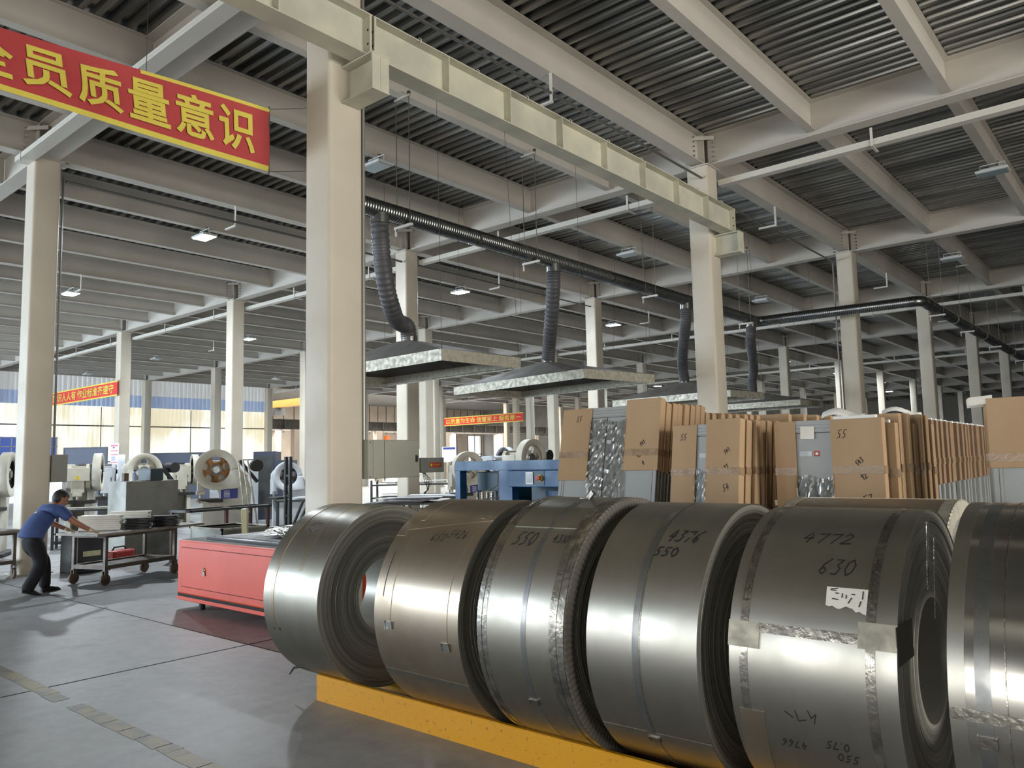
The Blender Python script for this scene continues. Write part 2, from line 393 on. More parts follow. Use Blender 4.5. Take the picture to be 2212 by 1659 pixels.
# corrugated deck: trapezoidal ribs that run along x
def deck():
    mb = MB(); prof = []
    y = -18.0; p = 0.2
    while y < 88:
        prof += [(y, DECK), (y+0.075, DECK), (y+0.095, DECK+0.065), (y+0.175, DECK+0.065)]
        y += p
    vs = [(x, a, b) for x in (-40.0, 20.0) for a, b in prof]; n = len(prof)
    return mb._add(vs, [(i, i+1, n+i+1, n+i) for i in range(n-1)])
struct('ceiling', deck(), deckm, 'corrugated galvanised metal deck ceiling above the beams', 'ceiling', wn=False)
struct('ceiling_2', MB().box(-40, 20, -18, 88, DECK+0.08, DECK+0.3), concretewall, 'concrete slab lying on the corrugated deck', 'ceiling')

S = 0.20
def column_mesh(h=HT):
    mb = MB(); r = 0.045; pl = []
    for cx, cy, a in ((S-r, S-r, 0), (-S+r, S-r, 90), (-S+r, -S+r, 180), (S-r, -S+r, 270)):
        for k in range(5): pl.append((cx+r*math.cos(R(a+k*22.5)), cy+r*math.sin(R(a+k*22.5))))
    mb.prism(pl, 'z', 0, h)
    return mb
colbox = None
PL = {(0, 0): 'cream box column in front, behind the leftmost steel coil', (-1, 0): 'cream box column beside the worker in the blue shirt',
      (0, 1): 'cream box column carrying the far end of the crane beam', (-1, 1): 'cream box column with the red-labelled grey box, behind the large electrical cabinet'}
def column(i, j):
    global colbox
    x, y = i*LX, j*LY
    lab = PL.get((i, j), 'cream steel box column in the column grid of the hall')
    grp = None if (i, j) in PL else 'box columns of the column grid'
    root = bpy.data.objects.new('column', None); COL.objects.link(root); root.location = (x, y, 0)
    tag(root, lab, 'column', grp, 'structure')
    if colbox is None:
        a = column_mesh().build('shaft', cream, smooth=R(30))
        b = MB().ibeam('y', 0, -0.13, 0.13, HT, DECK-0.005, 0.26, 0.02, 0.02).box(-0.13, 0.13, -0.14, -0.12, HT, DECK-0.01).box(-0.13, 0.13, 0.12, 0.14, HT, DECK-0.01).box(-0.24, 0.24, -0.24, 0.24, HT-0.012, HT+0.004).build('head_joint', beamp)
        c = MB()
        M_ = TR((0.02, -0.26, 7.20), R(38))
        c.box(-0.34, 0.34, -0.008, 0.008, -0.03, 0.035, M_)
        M_ = TR((0.02, -0.24, 7.235), R(38))
        c.box(-0.34, 0.34, 0.0, 0.12, -0.004, 0.004, M_)
        c = c.build('gusset_plate', traym)
        d = MB()
        for k in range(6):
            z = HT+0.09+k*0.085
            for q in (-0.07, 0.07):
                d.cyl((0.28, -0.012, z), (0.28, -0.03, z), 0.014, 8)
                d.cyl((-0.28, -0.012, z), (-0.28, -0.03, z), 0.014, 8)
                d.cyl((0.012, -0.30, z), (0.03, -0.30, z), 0.014, 8)
        d = d.build('bolt_row', beamp)
        e = MB().box(-0.26, 0.26, -0.26, 0.26, 0, 0.02).build('base_plate', cream)
        colbox = (a, b, c, d, e)
        for o in colbox: o.parent = root
    else:
        for o in colbox:
            q = o.copy(); COL.objects.link(q); q.parent = root
    return root
for i in range(-5, 2):
    for j_ in range(0, 10): column(i, j_)
for i in (-2, -1, 0, 1): column(i, -1)

# beams: girders along x on every column row, column-line girders and secondary beams along y
def dupobj(o, loc):
    c = o.copy(); COL.objects.link(c); c.location = loc; return c
g0 = struct('girder_beam', MB().ibeam('x', 0, 0.14, LX-0.14, HT, DECK-0.003, 0.28, 0.016, 0.012), beamp, 'beige main girder spanning between two columns under the deck', 'beam', 'main girders across the hall')
first = True
for i in range(-5, 2):
    for j_ in range(-1, 10):
        if first: g0.location = (i*LX, j_*LY, 0); first = False
        else: dupobj(g0, (i*LX, j_*LY, 0))
l0 = struct('girder_beam', MB().ibeam('y', 0, 0.14, LY-0.14, HT+0.05, DECK-0.003, 0.24, 0.016, 0.012).prism([(-0.12, HT+0.005), (0.12, HT+0.005), (0.12, HT+0.02), (-0.12, HT+0.02)], 'y', 0.14, 0.35), beamp,
            'beige beam on the column line running under the deck', 'beam', 'beams on the column lines')
s0 = struct('secondary_beam', MB().ibeam('y', 0, 0.012, LY-0.012, 6.815, DECK-0.003, 0.15, 0.012, 0.008), beamp, 'beige secondary beam between two main girders', 'beam', 'secondary beams under the deck')
f1 = f2 = True
for i in range(-5, 3):
    for j_ in range(-2, 10):
        if f1: l0.location = (i*LX, j_*LY, 0); f1 = False
        else: dupobj(l0, (i*LX, j_*LY, 0))
        if i == 2: continue
        for k in (1, 2, 3):
            p_ = (i*LX+k*LX/4, j_*LY, 0)
            if f2: s0.location = p_; f2 = False
            else: dupobj(s0, p_)

# outer walls
wl = MB()
def corr(y0, y1, z0, z1, pitch=0.25, dep=0.02, x=-39.6):
    mb = MB(); prof = []; y = y0
    while y < y1-1e-6:
        prof += [(x, y), (x, y+pitch*0.35), (x+dep, y+pitch*0.5), (x+dep, y+pitch*0.85)]; y += pitch
    prof.append((x, y1)); n = len(prof)
    vs = [(a, b, z) for z in (z0, z1) for a, b in prof]
    return mb._add(vs, [(i, i+1, n+i+1, n+i) for i in range(n-1)])
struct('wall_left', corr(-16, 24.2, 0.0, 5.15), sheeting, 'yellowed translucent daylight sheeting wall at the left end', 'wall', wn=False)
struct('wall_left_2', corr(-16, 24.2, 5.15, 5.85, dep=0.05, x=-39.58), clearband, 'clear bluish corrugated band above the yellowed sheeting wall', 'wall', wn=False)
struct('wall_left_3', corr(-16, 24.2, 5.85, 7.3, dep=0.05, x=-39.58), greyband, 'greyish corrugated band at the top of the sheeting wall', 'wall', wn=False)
gm = MB()
for z in (2.05, 4.05): gm.box(-39.46, -39.40, -16, 24.2, z-0.03, z+0.03)
y = -15.0
while y < 24: gm.box(-39.47, -39.43, y-0.015, y+0.015, 0, 5.1); y += 2.6
struct('trim_3', gm, steelgrey, 'thin steel rails across the translucent sheeting wall', 'wall rail')
b = MB().box(-39.5, -39.42, 5.0, 11.4, 2.42, 3.38).build('window_1', blueglass); b['kind'] = 'structure'; tag(b, 'blue glazed window band low in the translucent left wall', 'window')
m_ = MB()
for k in range(13): m_.box(-39.42, -39.38, 5.0+k*0.53-0.02, 5.0+k*0.53+0.02, 2.4, 3.4)
for z in (2.4, 2.9, 3.38): m_.box(-39.42, -39.38, 5.0, 11.4, z-0.02, z+0.02)
m_.build('window_frame', traym, b)
struct('wall_back', MB().box(-90, 20, 87.0, 87.3, 0, 10), concretewall, 'dark far wall at the end of the hall', 'wall')
struct('wall_right', MB().box(18.0, 18.3, -18, -5, 0, 7.3).box(18.0, 18.3, 5, 87, 0, 7.3).box(18.0, 18.3, -5, 5, 5.1, 7.3), concretewall, 'grey wall on the right beyond the view', 'wall')
wf = MB()
gaps = [(-38.7, -31.3, 1.1, 5.5), (-29.7, -22.3, 1.1, 5.5), (-20.7, -13.3, 1.1, 5.5), (-10.4, 1.0, 0.4, 5.0), (3.5, 6.3, 0.2, 3.4)]  # first three openings are added for the cool fill lamps
x = -40.0
for (a_, b_, z0, z1) in gaps:
    wf.box(x, a_, -16.3, -16.0, 0, 7.3); wf.box(a_, b_, -16.3, -16.0, z1, 7.3)
    if z0: wf.box(a_, b_, -16.3, -16.0, 0, z0)
    x = b_
wf.box(x, 18, -16.3, -16.0, 0, 7.3)
struct('wall_front', wf, concretewall, 'grey wall with gates and added openings behind the viewer', 'wall')

# the taller hall next door, beyond the end of the sheeting wall
struct('ceiling_3', MB().box(-90, -40.0, 18, 88, 9.6, 9.9), concretewall, 'pale roof of the taller neighbouring hall', 'ceiling')
struct('wall_back_2', MB().box(-90, -40.0, 17.5, 17.8, 0, 9.6), wallpanel, 'side wall of the neighbouring hall', 'wall')
struct('wall_back_3', MB().box(-40.2, -39.7, 24.4, 87, 7.3, 9.7), concretewall, 'upstand between the two roofs', 'wall')
fw_ = MB()
XW = -78.0
openings = [(47.2, 49.6, 0, 5.2), (53, 56, 0, 5.2), (59.5, 63.5, 1.5, 5.0), (66, 69, 0, 4.8), (72.5, 76.5, 0, 3.6), (79, 81, 1.5, 5.6), (83.5, 86.5, 0, 5.6)]
y = 18.0
for (a, b_, z0, z1) in openings:
    fw_.box(XW-0.2, XW, y, a, 0, 9.6)
    fw_.box(XW-0.2, XW, a, b_, z1, 9.6)
    if z0 > 0: fw_.box(XW-0.2, XW, a, b_, 0, z0)
    y = b_
fw_.box(XW-0.2, XW, y, 88, 0, 9.6)
struct('wall_left_4', fw_, wallpanel, 'beige panelled end wall of the neighbouring hall', 'wall')
for n_, (a, b_, z0, z1) in enumerate(openings):
    q = MB().box(XW-0.35, XW-0.3, a, b_, z0, z1).build('window_%d' % (n_+2), skyglass); q['kind'] = 'structure'; tag(q, 'bright daylight opening in the beige end wall', 'window', 'bright openings of the neighbouring hall')
    fr = MB()
    for k in range(3): yy = a+(b_-a)*k/2; fr.box(XW-0.02, XW+0.06, yy-0.07, yy+0.07, z0, z1)
    fr.box(XW-0.02, XW+0.06, a, b_, (z0+z1)/2-0.05, (z0+z1)/2+0.05)
    fr.build('window_frame', navy, q)
pv = MB(); y = 19.0
while y < 87: pv.box(XW, XW+0.04, y-0.04, y+0.04, 5.7, 9.6); y += 1.5
struct('trim_4', pv, wirem, 'upright panel joints on the beige end wall', 'panel joint')
def runway(x, z0, z1, lab, m):
    mb = MB().ibeam('y', x, 22, 87, z0, z1, 0.4, 0.03, 0.02)
    yy = 22.5
    while yy < 87: mb.box(x+0.0, x+0.2, yy-0.02, yy+0.02, z0, z1); yy += 1.6
    return struct('runway_beam', mb, m, lab, 'beam')
runway(-45, 4.35, 5.1, 'grey crane runway beam with ribs in the neighbouring hall', galvdark)
runway(-60, 5.0, 5.9, 'farther grey crane runway beam in the neighbouring hall', galvdark)
cm = thing('overhead_crane', 'yellow overhead crane spanning the neighbouring hall, left of the front column', 'crane', (-52.4, 33, 7.0))
MB().box(-7.4, 7.4, -0.3, 0.3, -0.45, 0.15).build('bridge_girder', cranep, cm)
MB().box(-7.9, -7.4, -1.2, 1.2, -1.08, -0.45).build('end_carriage', steelgrey, cm)
MB().box(7.4, 7.9, -1.2, 1.2, -1.88, -0.45).build('end_carriage', steelgrey, cm)
MB().box(-0.6, 0.6, -0.5, 0.5, -1.1, -0.5).build('hoist', steelgrey, cm)
for k, yy in enumerate((44.0, 62.0)):
    o = MB().box(-72.3, -71.7, yy-0.3, yy+0.3, 0, 5.2)
    struct('column', o, orangeout, 'orange post standing in the neighbouring hall', 'column', 'orange posts of the neighbouring hall')
for yy in (30, 38, 46, 54, 62, 70, 78):
    for x in (-45.0, -60.0):
        struct('column', MB().box(x-0.25, x+0.25, yy-0.3, yy+0.3, 0, 4.35 if x > -50 else 5.0), wallpanel, 'beige post carrying a crane runway beam', 'column', 'runway posts of the neighbouring hall')

# ------------------------------------------------------------------ crane beam on its column brackets
def crane_beam(y0, y1, lab, cat='beam'):
    root = bpy.data.objects.new('crane_beam', None); COL.objects.link(root); root.location = (0.46, y0, 5.44); tag(root, lab, cat, None, 'structure')
    L_ = y1-y0
    MB().ibeam('y', 0, 0, L_, 0, 0.42, 0.22, 0.012, 0.01).build('beam_section', primer, root)
    k = 0
    st = []
    yy = 0.02
    while yy < L_+0.02:
        for sx in (1, -1):
            mb = MB().box(min(0, sx*0.105), max(0, sx*0.105), yy-0.006 if 0.1 < yy < L_-0.1 else yy-0.012, yy+0.006 if 0.1 < yy < L_-0.1 else yy+0.012, 0.012, 0.408)
            o = mb.build('stiffener', primer, root)
            if yy < 0.1 or yy > L_-0.1:
                h = MB()
                for zz in (0.13, 0.27): h.cyl((sx*0.075, yy+0.013, zz), (sx*0.075, yy-0.0135, zz), 0.012, 8)
                h.build('bolt_hole', darkhole, o)
        yy += (L_-0.04)/round(L_)
    hk = MB()
    return root
cb = crane_beam(0.04, 8.06, 'long cream crane beam with welded stiffeners between the front and far columns')
cb2 = crane_beam(-7.96, 0.025, 'near cream crane beam ending above the front column')
for k in range(9):
    yy = 0.6+k*0.86
    MB().tube([(0.075, yy, 0.425), (0.10, yy, 0.45), (0.125, yy, 0.425), (0.115, yy, 0.39)], 0.006, 6).build('hook', traym, cb)
for (yc_, lab) in ((0.04, 'cream bracket holding the crane beam on the front column'), (8.02, 'cream bracket holding the crane beam on the far column'), (-8.0, 'cream bracket at the near end of the crane beam')):
    br = bpy.data.objects.new('bracket_beam', None); COL.objects.link(br); br.location = (0.17, yc_, 5.07); tag(br, lab, 'bracket', None, 'structure')
    MB().ibeam('x', 0, 0.0, 0.5, 0, 0.366, 0.21, 0.014, 0.014).build('bracket_section', primer, br)
    MB().box(0.48, 0.495, -0.10, 0.10, 0.014, 0.352).build('end_plate', primer, br)

# ------------------------------------------------------------------ light troughs, conduits and hangers under the beams
def trough(i, j_, yoff, ztop, lab, name='busbar_trough'):
    x0, x1 = i*LX+0.2, (i+1)*LX-0.2
    t = thing(name, lab, 'trunking', (x0, j_*LY+yoff, ztop-0.1), 0, 'white trunking under the girders')
    L_ = x1-x0
    p = [(-0.08, 0.0), (0.08, 0.0), (0.08, 0.1), (0.066, 0.1), (0.066, 0.07), (0.058, 0.07), (0.058, 0.012), (-0.058, 0.012), (-0.058, 0.07), (-0.066, 0.07), (-0.066, 0.1), (-0.08, 0.1)]
    mb = MB().prism(p, 'x', 0, L_)
    for zz in (0.03, 0.06): mb.box(0, L_, -0.086, -0.08, zz-0.008, zz+0.008)
    mb.build('trunking_channel', traym, t)
    for k in (0.35, 0.8):
        MB().box(L_*k-0.02, L_*k+0.02, -0.10, -0.092, -0.03, HT-(ztop-0.1)).box(L_*k-0.02, L_*k+0.02, -0.10, 0.2, -0.035, -0.02).build('hanger_strap', traym, t)
    return t
for i in range(-5, 2):
    for j_ in (1, 2, 3, 4, 5):
        if (i, j_) == (-5, 1) or (j_ in (2, 4)): continue
        where = {1: 'first', 2: 'second', 3: 'third', 4: 'fourth', 5: 'fifth'}[j_]
        trough(i, j_, 0.30, 6.52, 'white trunking under the %s girder row behind the front column' % where)
# the near-left one sits tight beside the girder flange
t = thing('busbar_trough', 'white trunking along the near-left girder behind the big banner', 'trunking', (-7.95, -0.30, 6.62))
MB().prism([(-0.10, 0.0), (0.10, 0.0), (0.10, 0.012), (-0.088, 0.012), (-0.088, 0.085), (-0.10, 0.085)], 'x', 0, 7.6).box(0, 7.6, -0.106, -0.1, 0.03, 0.045).build('trunking_channel', traym, t)
MB().box(0.25, 0.28, -0.11, -0.09, -0.06, 0.1).build('hanger_strap', traym, t)

def conduit(pts, r, lab, name='conduit_pipe', m=None, group=None):
    o = MB().tube(pts, r, 10).build(name, m or rodm, smooth=SM); return tag(o, lab, 'pipe', group)
conduit([(0.10, -7.9, 6.47), (0.10, 7.78, 6.47)], 0.02, 'thin grey conduit hung beneath the near column-line beam, above the crane beam')
conduit([(-0.26, 8.24, 6.50), (-0.26, 15.7, 6.50), (-0.26, 15.75, 6.45), (-0.26, 15.75, 2.0)], 0.02, 'thin grey conduit running from the far bracket column and down the next column')
conduit([(-7.74, 0.3, 6.42), (-7.74, 7.75, 6.42)], 0.025, 'grey conduit hung below the beam behind the left column')
conduit([(-7.74, 8.3, 6.42), (-7.74, 15.7, 6.42)], 0.02, 'grey conduit hung below the beam behind the red-labelled box column')
conduit([(0.08, 0.29, 1.83), (0.08, 0.29, 6.6)], 0.024, 'grey vertical conduit on the front column above the electrical cabinet', m=pipem)
conduit([(0.12, 0.25, 1.83), (0.12, 0.25, 6.6)], 0.01, 'thin cable beside the vertical conduit on the front column')
conduit([(-7.80, 0.28, 1.8), (-7.80, 0.28, 6.5)], 0.018, 'grey vertical conduit on the left column beside the worker')
conduit([(-7.72, 0.25, 1.8), (-7.72, 0.25, 6.5)], 0.01, 'thin cable on the left column beside the worker')
for k, (x, y_) in enumerate(((-7.80, 8.222), (-15.62, 8.222), (-23.46, 8.222), (0.06, 16.222), (-0.06, 24.222), (-0.06, 32.222), (-15.62, 16.222), (-23.46, 16.222), (-7.76, 16.222))):
    conduit([(x, y_, 0.021), (x, y_, 6.6)], 0.02, 'grey vertical conduit fixed to the side of a column', group='vertical conduits on the far columns')
# L shaped cable hangers
hl = thing('cable_hanger', 'small cream L-shaped hanger under the near beam, above the crane beam', 'hanger', (-0.10, 3.45, 6.352))
MB().box(-0.02, 0.02, -0.008, 0.008, 0.0, 0.40, TR((0.2, 0, 0))).build('drop_bar', traym, hl)
MB().box(-0.16, 0.22, -0.02, 0.02, -0.02, 0.015).build('cross_bar', traym, hl)
HLOC = [(-0.10, 11.1, 6.352, 'beyond the far bracket column'), (-7.95, 3.4, 6.352, 'behind the left column above the lit lamp'), (-7.95, 11.3, 6.352, 'left of the second extraction hood hose'),
        (-7.95, 19.3, 6.352, 'deep in the hall right of the second hood hose'), (-0.10, 19.3, 6.352, 'above the duct elbow'), (-15.8, 3.5, 6.352, 'left of the lit lamps'), (-15.8, 11.4, 6.352, 'far left bay under the beams'), (-0.10, 27.3, 6.352, 'right of the duct elbow'), (-23.65, 11.5, 6.352, 'far left near the sheeting wall')]
for (x, y_, z, wh) in HLOC:
    c = copy_tree(hl); c.location = (x, y_, z); c['label'] = 'small cream L-shaped cable hanger ' + wh
# ================================================================== STEEL COILS ON THE YELLOW RACK
def vec_digits():
    D = {'0': [[(.5, 1), (.15, .8), (.1, .35), (.4, 0), (.75, .2), (.85, .65), (.5, 1)]],
         '1': [[(.5, 1), (.45, 0)]], '2': [[(.1, .75), (.4, 1), (.75, .8), (.5, .4), (.05, .02), (.9, .08)]],
         '3': [[(.15, .95), (.75, .95), (.4, .58), (.75, .4), (.6, .05), (.1, .05)]],
         '4': [[(.45, 1), (.05, .4), (.8, .45)], [(.65, .75), (.5, 0)]],
         '5': [[(.35, .95), (.25, .55), (.6, .5), (.6, .15), (.05, 0)], [(.35, .95), (.9, 1)]],
         '6': [[(.8, 1), (.3, .6), (.15, .15), (.5, 0), (.7, .25), (.45, .42), (.2, .25)]],
         '7': [[(.05, .9), (.85, .95), (.4, 0)]], '8': [[(.5, .5), (.2, .8), (.55, 1), (.75, .75), (.25, .3), (.45, 0), (.75, .2), (.5, .5)]],
         '9': [[(.75, .7), (.4, .5), (.2, .8), (.6, 1), (.75, .7), (.6, 0)]], '/': [[(.95, 1.1), (.05, -.1)]], '.': [[(.4, .02), (.5, .08)]]}
    return D
DIG = vec_digits()
def write_strokes(txt, w, h, gap=0.15, slant=0.15):
    out = []; x = 0
    for ch in txt:
        if ch == ' ': x += w*0.8; continue
        cw = w*(0.5 if ch in '1.' else 1)
        for st in DIG[ch]: out.append([(x+px*cw+py*h*slant, py*h) for px, py in st])
        x += cw+w*gap
    return out
def ribbon(mb, pts, wid):
    """flat ribbon along 2D polyline mapped by fn later: returns list of quads in 2D"""
    q = []
    for a, b in zip(pts, pts[1:]):
        dx, dy = b[0]-a[0], b[1]-a[1]; L_ = math.hypot(dx, dy) or 1
        nx, ny = -dy/L_*wid/2, dx/L_*wid/2; ex, ey = dx/L_*wid*0.4, dy/L_*wid*0.4
        q.append([(a[0]-ex+nx, a[1]-ey+ny), (b[0]+ex+nx, b[1]+ey+ny), (b[0]+ex-nx, b[1]+ey-ny), (a[0]-ex-nx, a[1]-ey-ny)])
    return q

COILS = {1: (-.9, .61, 1.24, 1.85), 2: (-.9, .633, 2.44, 3.12), 3: (-.9, .645, 3.27, 3.82), 4: (-.87, .63, 3.92, 4.48), 5: (-.85, .62, 4.61, 5.25), 6: (-.92, .642, 5.43, 6.12)}
APEX = (-1.21, -0.58)
def coil_root(lab, yc, r, x0, zc):
    return thing('steel_coil', lab, 'steel coil', (x0, yc, zc-r), 0, 'slit steel coils on the yellow rack')
class Coil:
    """local frame: x along the axis from the left face, centre line at y 0, z r"""
    def __init__(s, root, r, wdt, skin, bore=0.254, seed=1, cone=0.0):
        s.root, s.r, s.w = root, r, wdt
        rr = random.Random(seed)
        prof = []
        n = 64
        # the outer few wraps stand proud, the rest step in a little and dish towards the bore
        for side in (0, 1):
            pts = []
            for k in range(n+1):
                q = r-0.004-(r-0.004-bore)*k/n
                x = 0.004 if k == 0 else 0.004+rr.uniform(0.0, 0.0025)+(0.006 if k > 7 else 0)+cone*(k/n)
                x = x if side == 0 else wdt-x
                pts.append((x, q))
                if k < n: pts.append((x, q-(r-bore)/n*0.8))
            if side == 0: pts = pts[::-1]
            prof.append(pts)
        allp = prof[1] + prof[0]
        wo = MB().lathe(allp, (0, 0, 0), (1, 0, 0), 96, closed=True).build('wound_steel', coilface, root, smooth=R(30)); wo.location = (0, 0, r)
        MB().lathe([(0, r-0.003), (0, r), (wdt, r), (wdt, r-0.003)], (0, 0, r), (1, 0, 0), 128).build('outer_wrap', skin, root, smooth=R(30))
    def pt(s, x, ang, off=0.0006):
        a = R(ang); q = s.r+off
        return Vector((x, -q*math.cos(a), s.r+q*math.sin(a)))
    def band(s, name, x0, x1, a0, a1, m, off=0.0012, th=0.0012, n=64, skew=0.0):
        mb = MB(); vs = []
        for k in range(n+1):
            a = a0+(a1-a0)*k/n; dx = skew*k/n
            vs += [s.pt(x0+dx, a, 0.0), s.pt(x0+dx, a, off+th), s.pt(x1+dx, a, off+th), s.pt(x1+dx, a, 0.0)]
        fs = []
        for k in range(n):
            for i in range(3): fs.append((k*4+i, k*4+i+1, (k+1)*4+i+1, (k+1)*4+i))
        fs += [(0, 1, 2, 3), (n*4, n*4+1, n*4+2, n*4+3)]
        mb._add(vs, fs)
        return mb.build(name, m, s.root, smooth=R(30))
    def ring(s, name, x0, x1, m, off=0.0015):
        mb = MB().lathe([(x0, s.r-0.001), (x0, s.r+off), (x1, s.r+off), (x1, s.r-0.001)], (0, 0, s.r), (1, 0, 0), 128, closed=False)
        return mb.build(name, m, s.root, smooth=R(30))
    def seal(s, x, ang, wid=0.05, hgt=0.04):
        mb = MB(); c = s.pt(x, ang, 0.004)
        M_ = Matrix.Translation(c) @ Matrix.Rotation(-R(ang), 4, 'X')
        mb.box(-wid/2, wid/2, -0.004, 0.004, -hgt/2, hgt/2, M_).box(-wid/2-0.004, -wid/2+0.004, -0.006, 0.004, -hgt/2, hgt/2, M_).box(wid/2-0.004, wid/2+0.004, -0.006, 0.004, -hgt/2, hgt/2, M_)
        return mb.build('strap_seal', strapm, s.root)
    def write(s, strokes, x, ang, wid=0.0055, m=None, flip=False):
        mb = MB()
        for st in strokes:
            for q in ribbon(mb, st, wid):
                vs = []
                for (u, v) in q:
                    if flip: u, v = -u, -v
                    vs.append(s.pt(x+u, ang+math.degrees(v/s.r), 0.0009))
                mb._add(vs, [(0, 1, 2, 3)])
        return mb.build('handwriting', m or inkm, s.root, wn=False)
    def crimp(s, side, depth=0.075, n=260, m=None, name='crimped_edge_guard'):
        """pleated sheet-metal edge guard folded over the face"""
        mb = MB(); vs = []; x = s.w if side else 0.0; sg = 1 if side else -1
        for k in range(n):
            t = 2*PI*k/n; lift = 0.009 if k % 2 else 0.003
            for (dx, q) in ((lift*0.5, s.r+0.002), (lift+0.002, s.r-0.006), (lift+0.001, s.r-depth)):
                vs.append(Vector((x+sg*dx, -q*math.cos(t), s.r+q*math.sin(t))))
        fs = []
        for k in range(n):
            k2 = (k+1) % n
            for i in range(2): fs.append((k*3+i, k*3+i+1, k2*3+i+1, k2*3+i))
        mb._add(vs, fs)
        return mb.build(name, m or galvdark, s.root)
def zc_for(yc, r): return max(0.1712+math.sqrt(r*r-(a-yc)**2) for a in APEX)
LAB = {1: 'leftmost bare steel coil on the yellow rack, open bore showing beside the red cabinet',
       2: 'dusty tan-grey steel coil with a marked 5426, second from the left on the yellow rack',
       3: 'steel coil with pleated metal edge rings marked 550 4310, third on the yellow rack',
       4: 'bright steel coil with one dark strap marked 4376 and 550 on the yellow rack',
       5: 'steel coil with a torn white label and crossed straps marked 4772 630',
       6: 'shiny steel coil cut by the right edge of the view, nearest the viewer'}
CO = {}
for k, (yc, r, x0, x1) in COILS.items():
    root = coil_root(LAB[k], yc, r, x0, zc_for(yc, r))
    CO[k] = Coil(root, r, x1-x0, coildust if k == 2 else (coilshiny if k == 6 else coilm), seed=k, cone=(0.02 if k == 1 else 0.008))
c = CO[1]; w_ = c.w
c.band('strap', 0.15*w_, 0.15*w_+0.032, -18, 150, coildust)
c.band('stain_band', 0.58*w_, 0.58*w_+0.04, 20, 80, coildust, off=0.0002, th=0.0003)
for (dx, a) in ((0.145, -18), (0.25, -18)):
    c.write([[(0, 0), (0.008, 0.0)]], dx*w_, a, 0.02)
c.band('loose_end_sheet', w_-0.10, w_+0.004, 118, 132, strapm, off=0.003)
c.write([[(0, 0), (.03, .02), (.01, .05)], [(.04, .0), (.05, .06)], [(.06, .03), (.11, .03)], [(.0, -.06), (.03, -.03), (.08, -.06)], [(.1, -.05), (.14, -.03)]], 0.33*w_, 52, 0.004)
c = CO[2]; w_ = c.w
c.band('strap', 0.165*w_, 0.165*w_+0.035, -4, 44, coildust); c.band('strap', 0.835*w_, 0.835*w_+0.032, -10, 52, coildust)
c.band('strap', 0.165*w_, 0.165*w_+0.032, 56, 190, coildust); c.band('strap', 0.835*w_, 0.835*w_+0.03, 60, 190, coildust)
c.seal(0.19*w_, -4, 0.055, 0.045); c.seal(0.855*w_, -10, 0.055, 0.045)
c.band('lap_sheet', 0.0, 0.1*w_, 44, 52, coildust, off=0.002); 
mb_ = MB()
def lap(cl, a0, a1, hgt, name, m, xa=0.0, xb=1.0, lift=0.003):
    mb = MB(); n = 24; vs = []
    for k in range(n+1):
        x = cl.w*(xa+(xb-xa)*k/n); a = a0+(a1-a0)*k/n
        vs += [cl.pt(x, a, 0.0), cl.pt(x, a, lift), cl.pt(x, a+hgt, 0.001), cl.pt(x, a+hgt, 0)]
    fs = [(k*4+i, k*4+i+1, (k+1)*4+i+1, (k+1)*4+i) for k in range(n) for i in range(3)]
    mb._add(vs, fs); return mb.build(name, m, cl.root, smooth=R(30))
lap(c, 47, 58.5, 5.5, 'lap_strip', coildust, 0.0, 1.0, 0.0015)
lap(c, -33, -33, 3.5, 'lap_strip', coilm, 0.02, 1.0)
c.write(write_strokes('650', 0.035, 0.055, slant=0.3), 0.44*w_, 42, 0.004, coiledge)
c.write(write_strokes('5426', 0.032, 0.06, slant=0.2), 0.63*w_, 44.5, 0.004)
c.band('strap_tail', 0.1*w_, 0.1*w_+0.006, 10, 34, inkm, off=0.0003, th=0.0004)
c = CO[3]; w_ = c.w
c.ring('edge_band', 0.0, 0.065, strapm); c.ring('edge_band', w_-0.085, w_, strapm)
c.ring('edge_ridge', 0.03, 0.034, strapm, 0.004); c.ring('edge_ridge', w_-0.045, w_-0.041, strapm, 0.004)
c.ring('strap', 0.53*w_, 0.53*w_+0.03, strapdark)
c.crimp(1); c.crimp(0)
lap(c, 51.8, 52.2, 2.0, 'lap_strip', coilm, 0.12, 0.86)
c.write(write_strokes('550', 0.042, 0.085, slant=0.25), 0.20*w_, 41, 0.007)
c.write(write_strokes('4310', 0.024, 0.05, slant=0.2), 0.655*w_, 43.5, 0.006)
tq = MB().box(-0.03, 0.03, -0.02, 0.02, 0, 0.004).box(-0.012, 0.012, -0.02, 0.0, 0.0, 0.05, TR((0.02, 0, 0), 0, 0, R(45)))
o = tq.build('strap_tail', strapm, c.root); o.location = c.pt(0.55*w_, 84, 0.001)
c.seal(0.55*w_, -30, 0.05, 0.03)
c = CO[4]; w_ = c.w
c.ring('strap', 0.44*w_, 0.44*w_+0.032, strapdark); c.ring('strap_edge', 0.44*w_+0.036, 0.44*w_+0.039, strapm)
lap(c, -38, -37, 3, 'lap_strip', coilm); c.seal(0.48*w_, -38, 0.05, 0.03)
c.write(write_strokes('4376', 0.036, 0.075, slant=0.3), 0.56*w_, 49.5, 0.008)
c.write(write_strokes('550', 0.036, 0.05, slant=0.15), 0.50*w_, 41.5, 0.008)
c = CO[5]; w_ = c.w
c.ring('strap', 0.07*w_, 0.07*w_+0.034, strapm); c.ring('strap', 0.83*w_, 0.83*w_+0.034, strapm)
c.band('strap', 0.0, w_+0.002, 14.6, 18.2, strapm, off=0.0022, n=4)
lab_ = MB(); n = 12; rr = random.Random(4); top = []; bot = []
for k in range(n+1):
    u = k/n; top.append(c.pt(w_*(0.59+0.24*u), 34.0, 0.003)); bot.append(c.pt(w_*(0.595+0.235*u), 27.6-2.2*u+rr.uniform(-0.9, 0.9), 0.003))
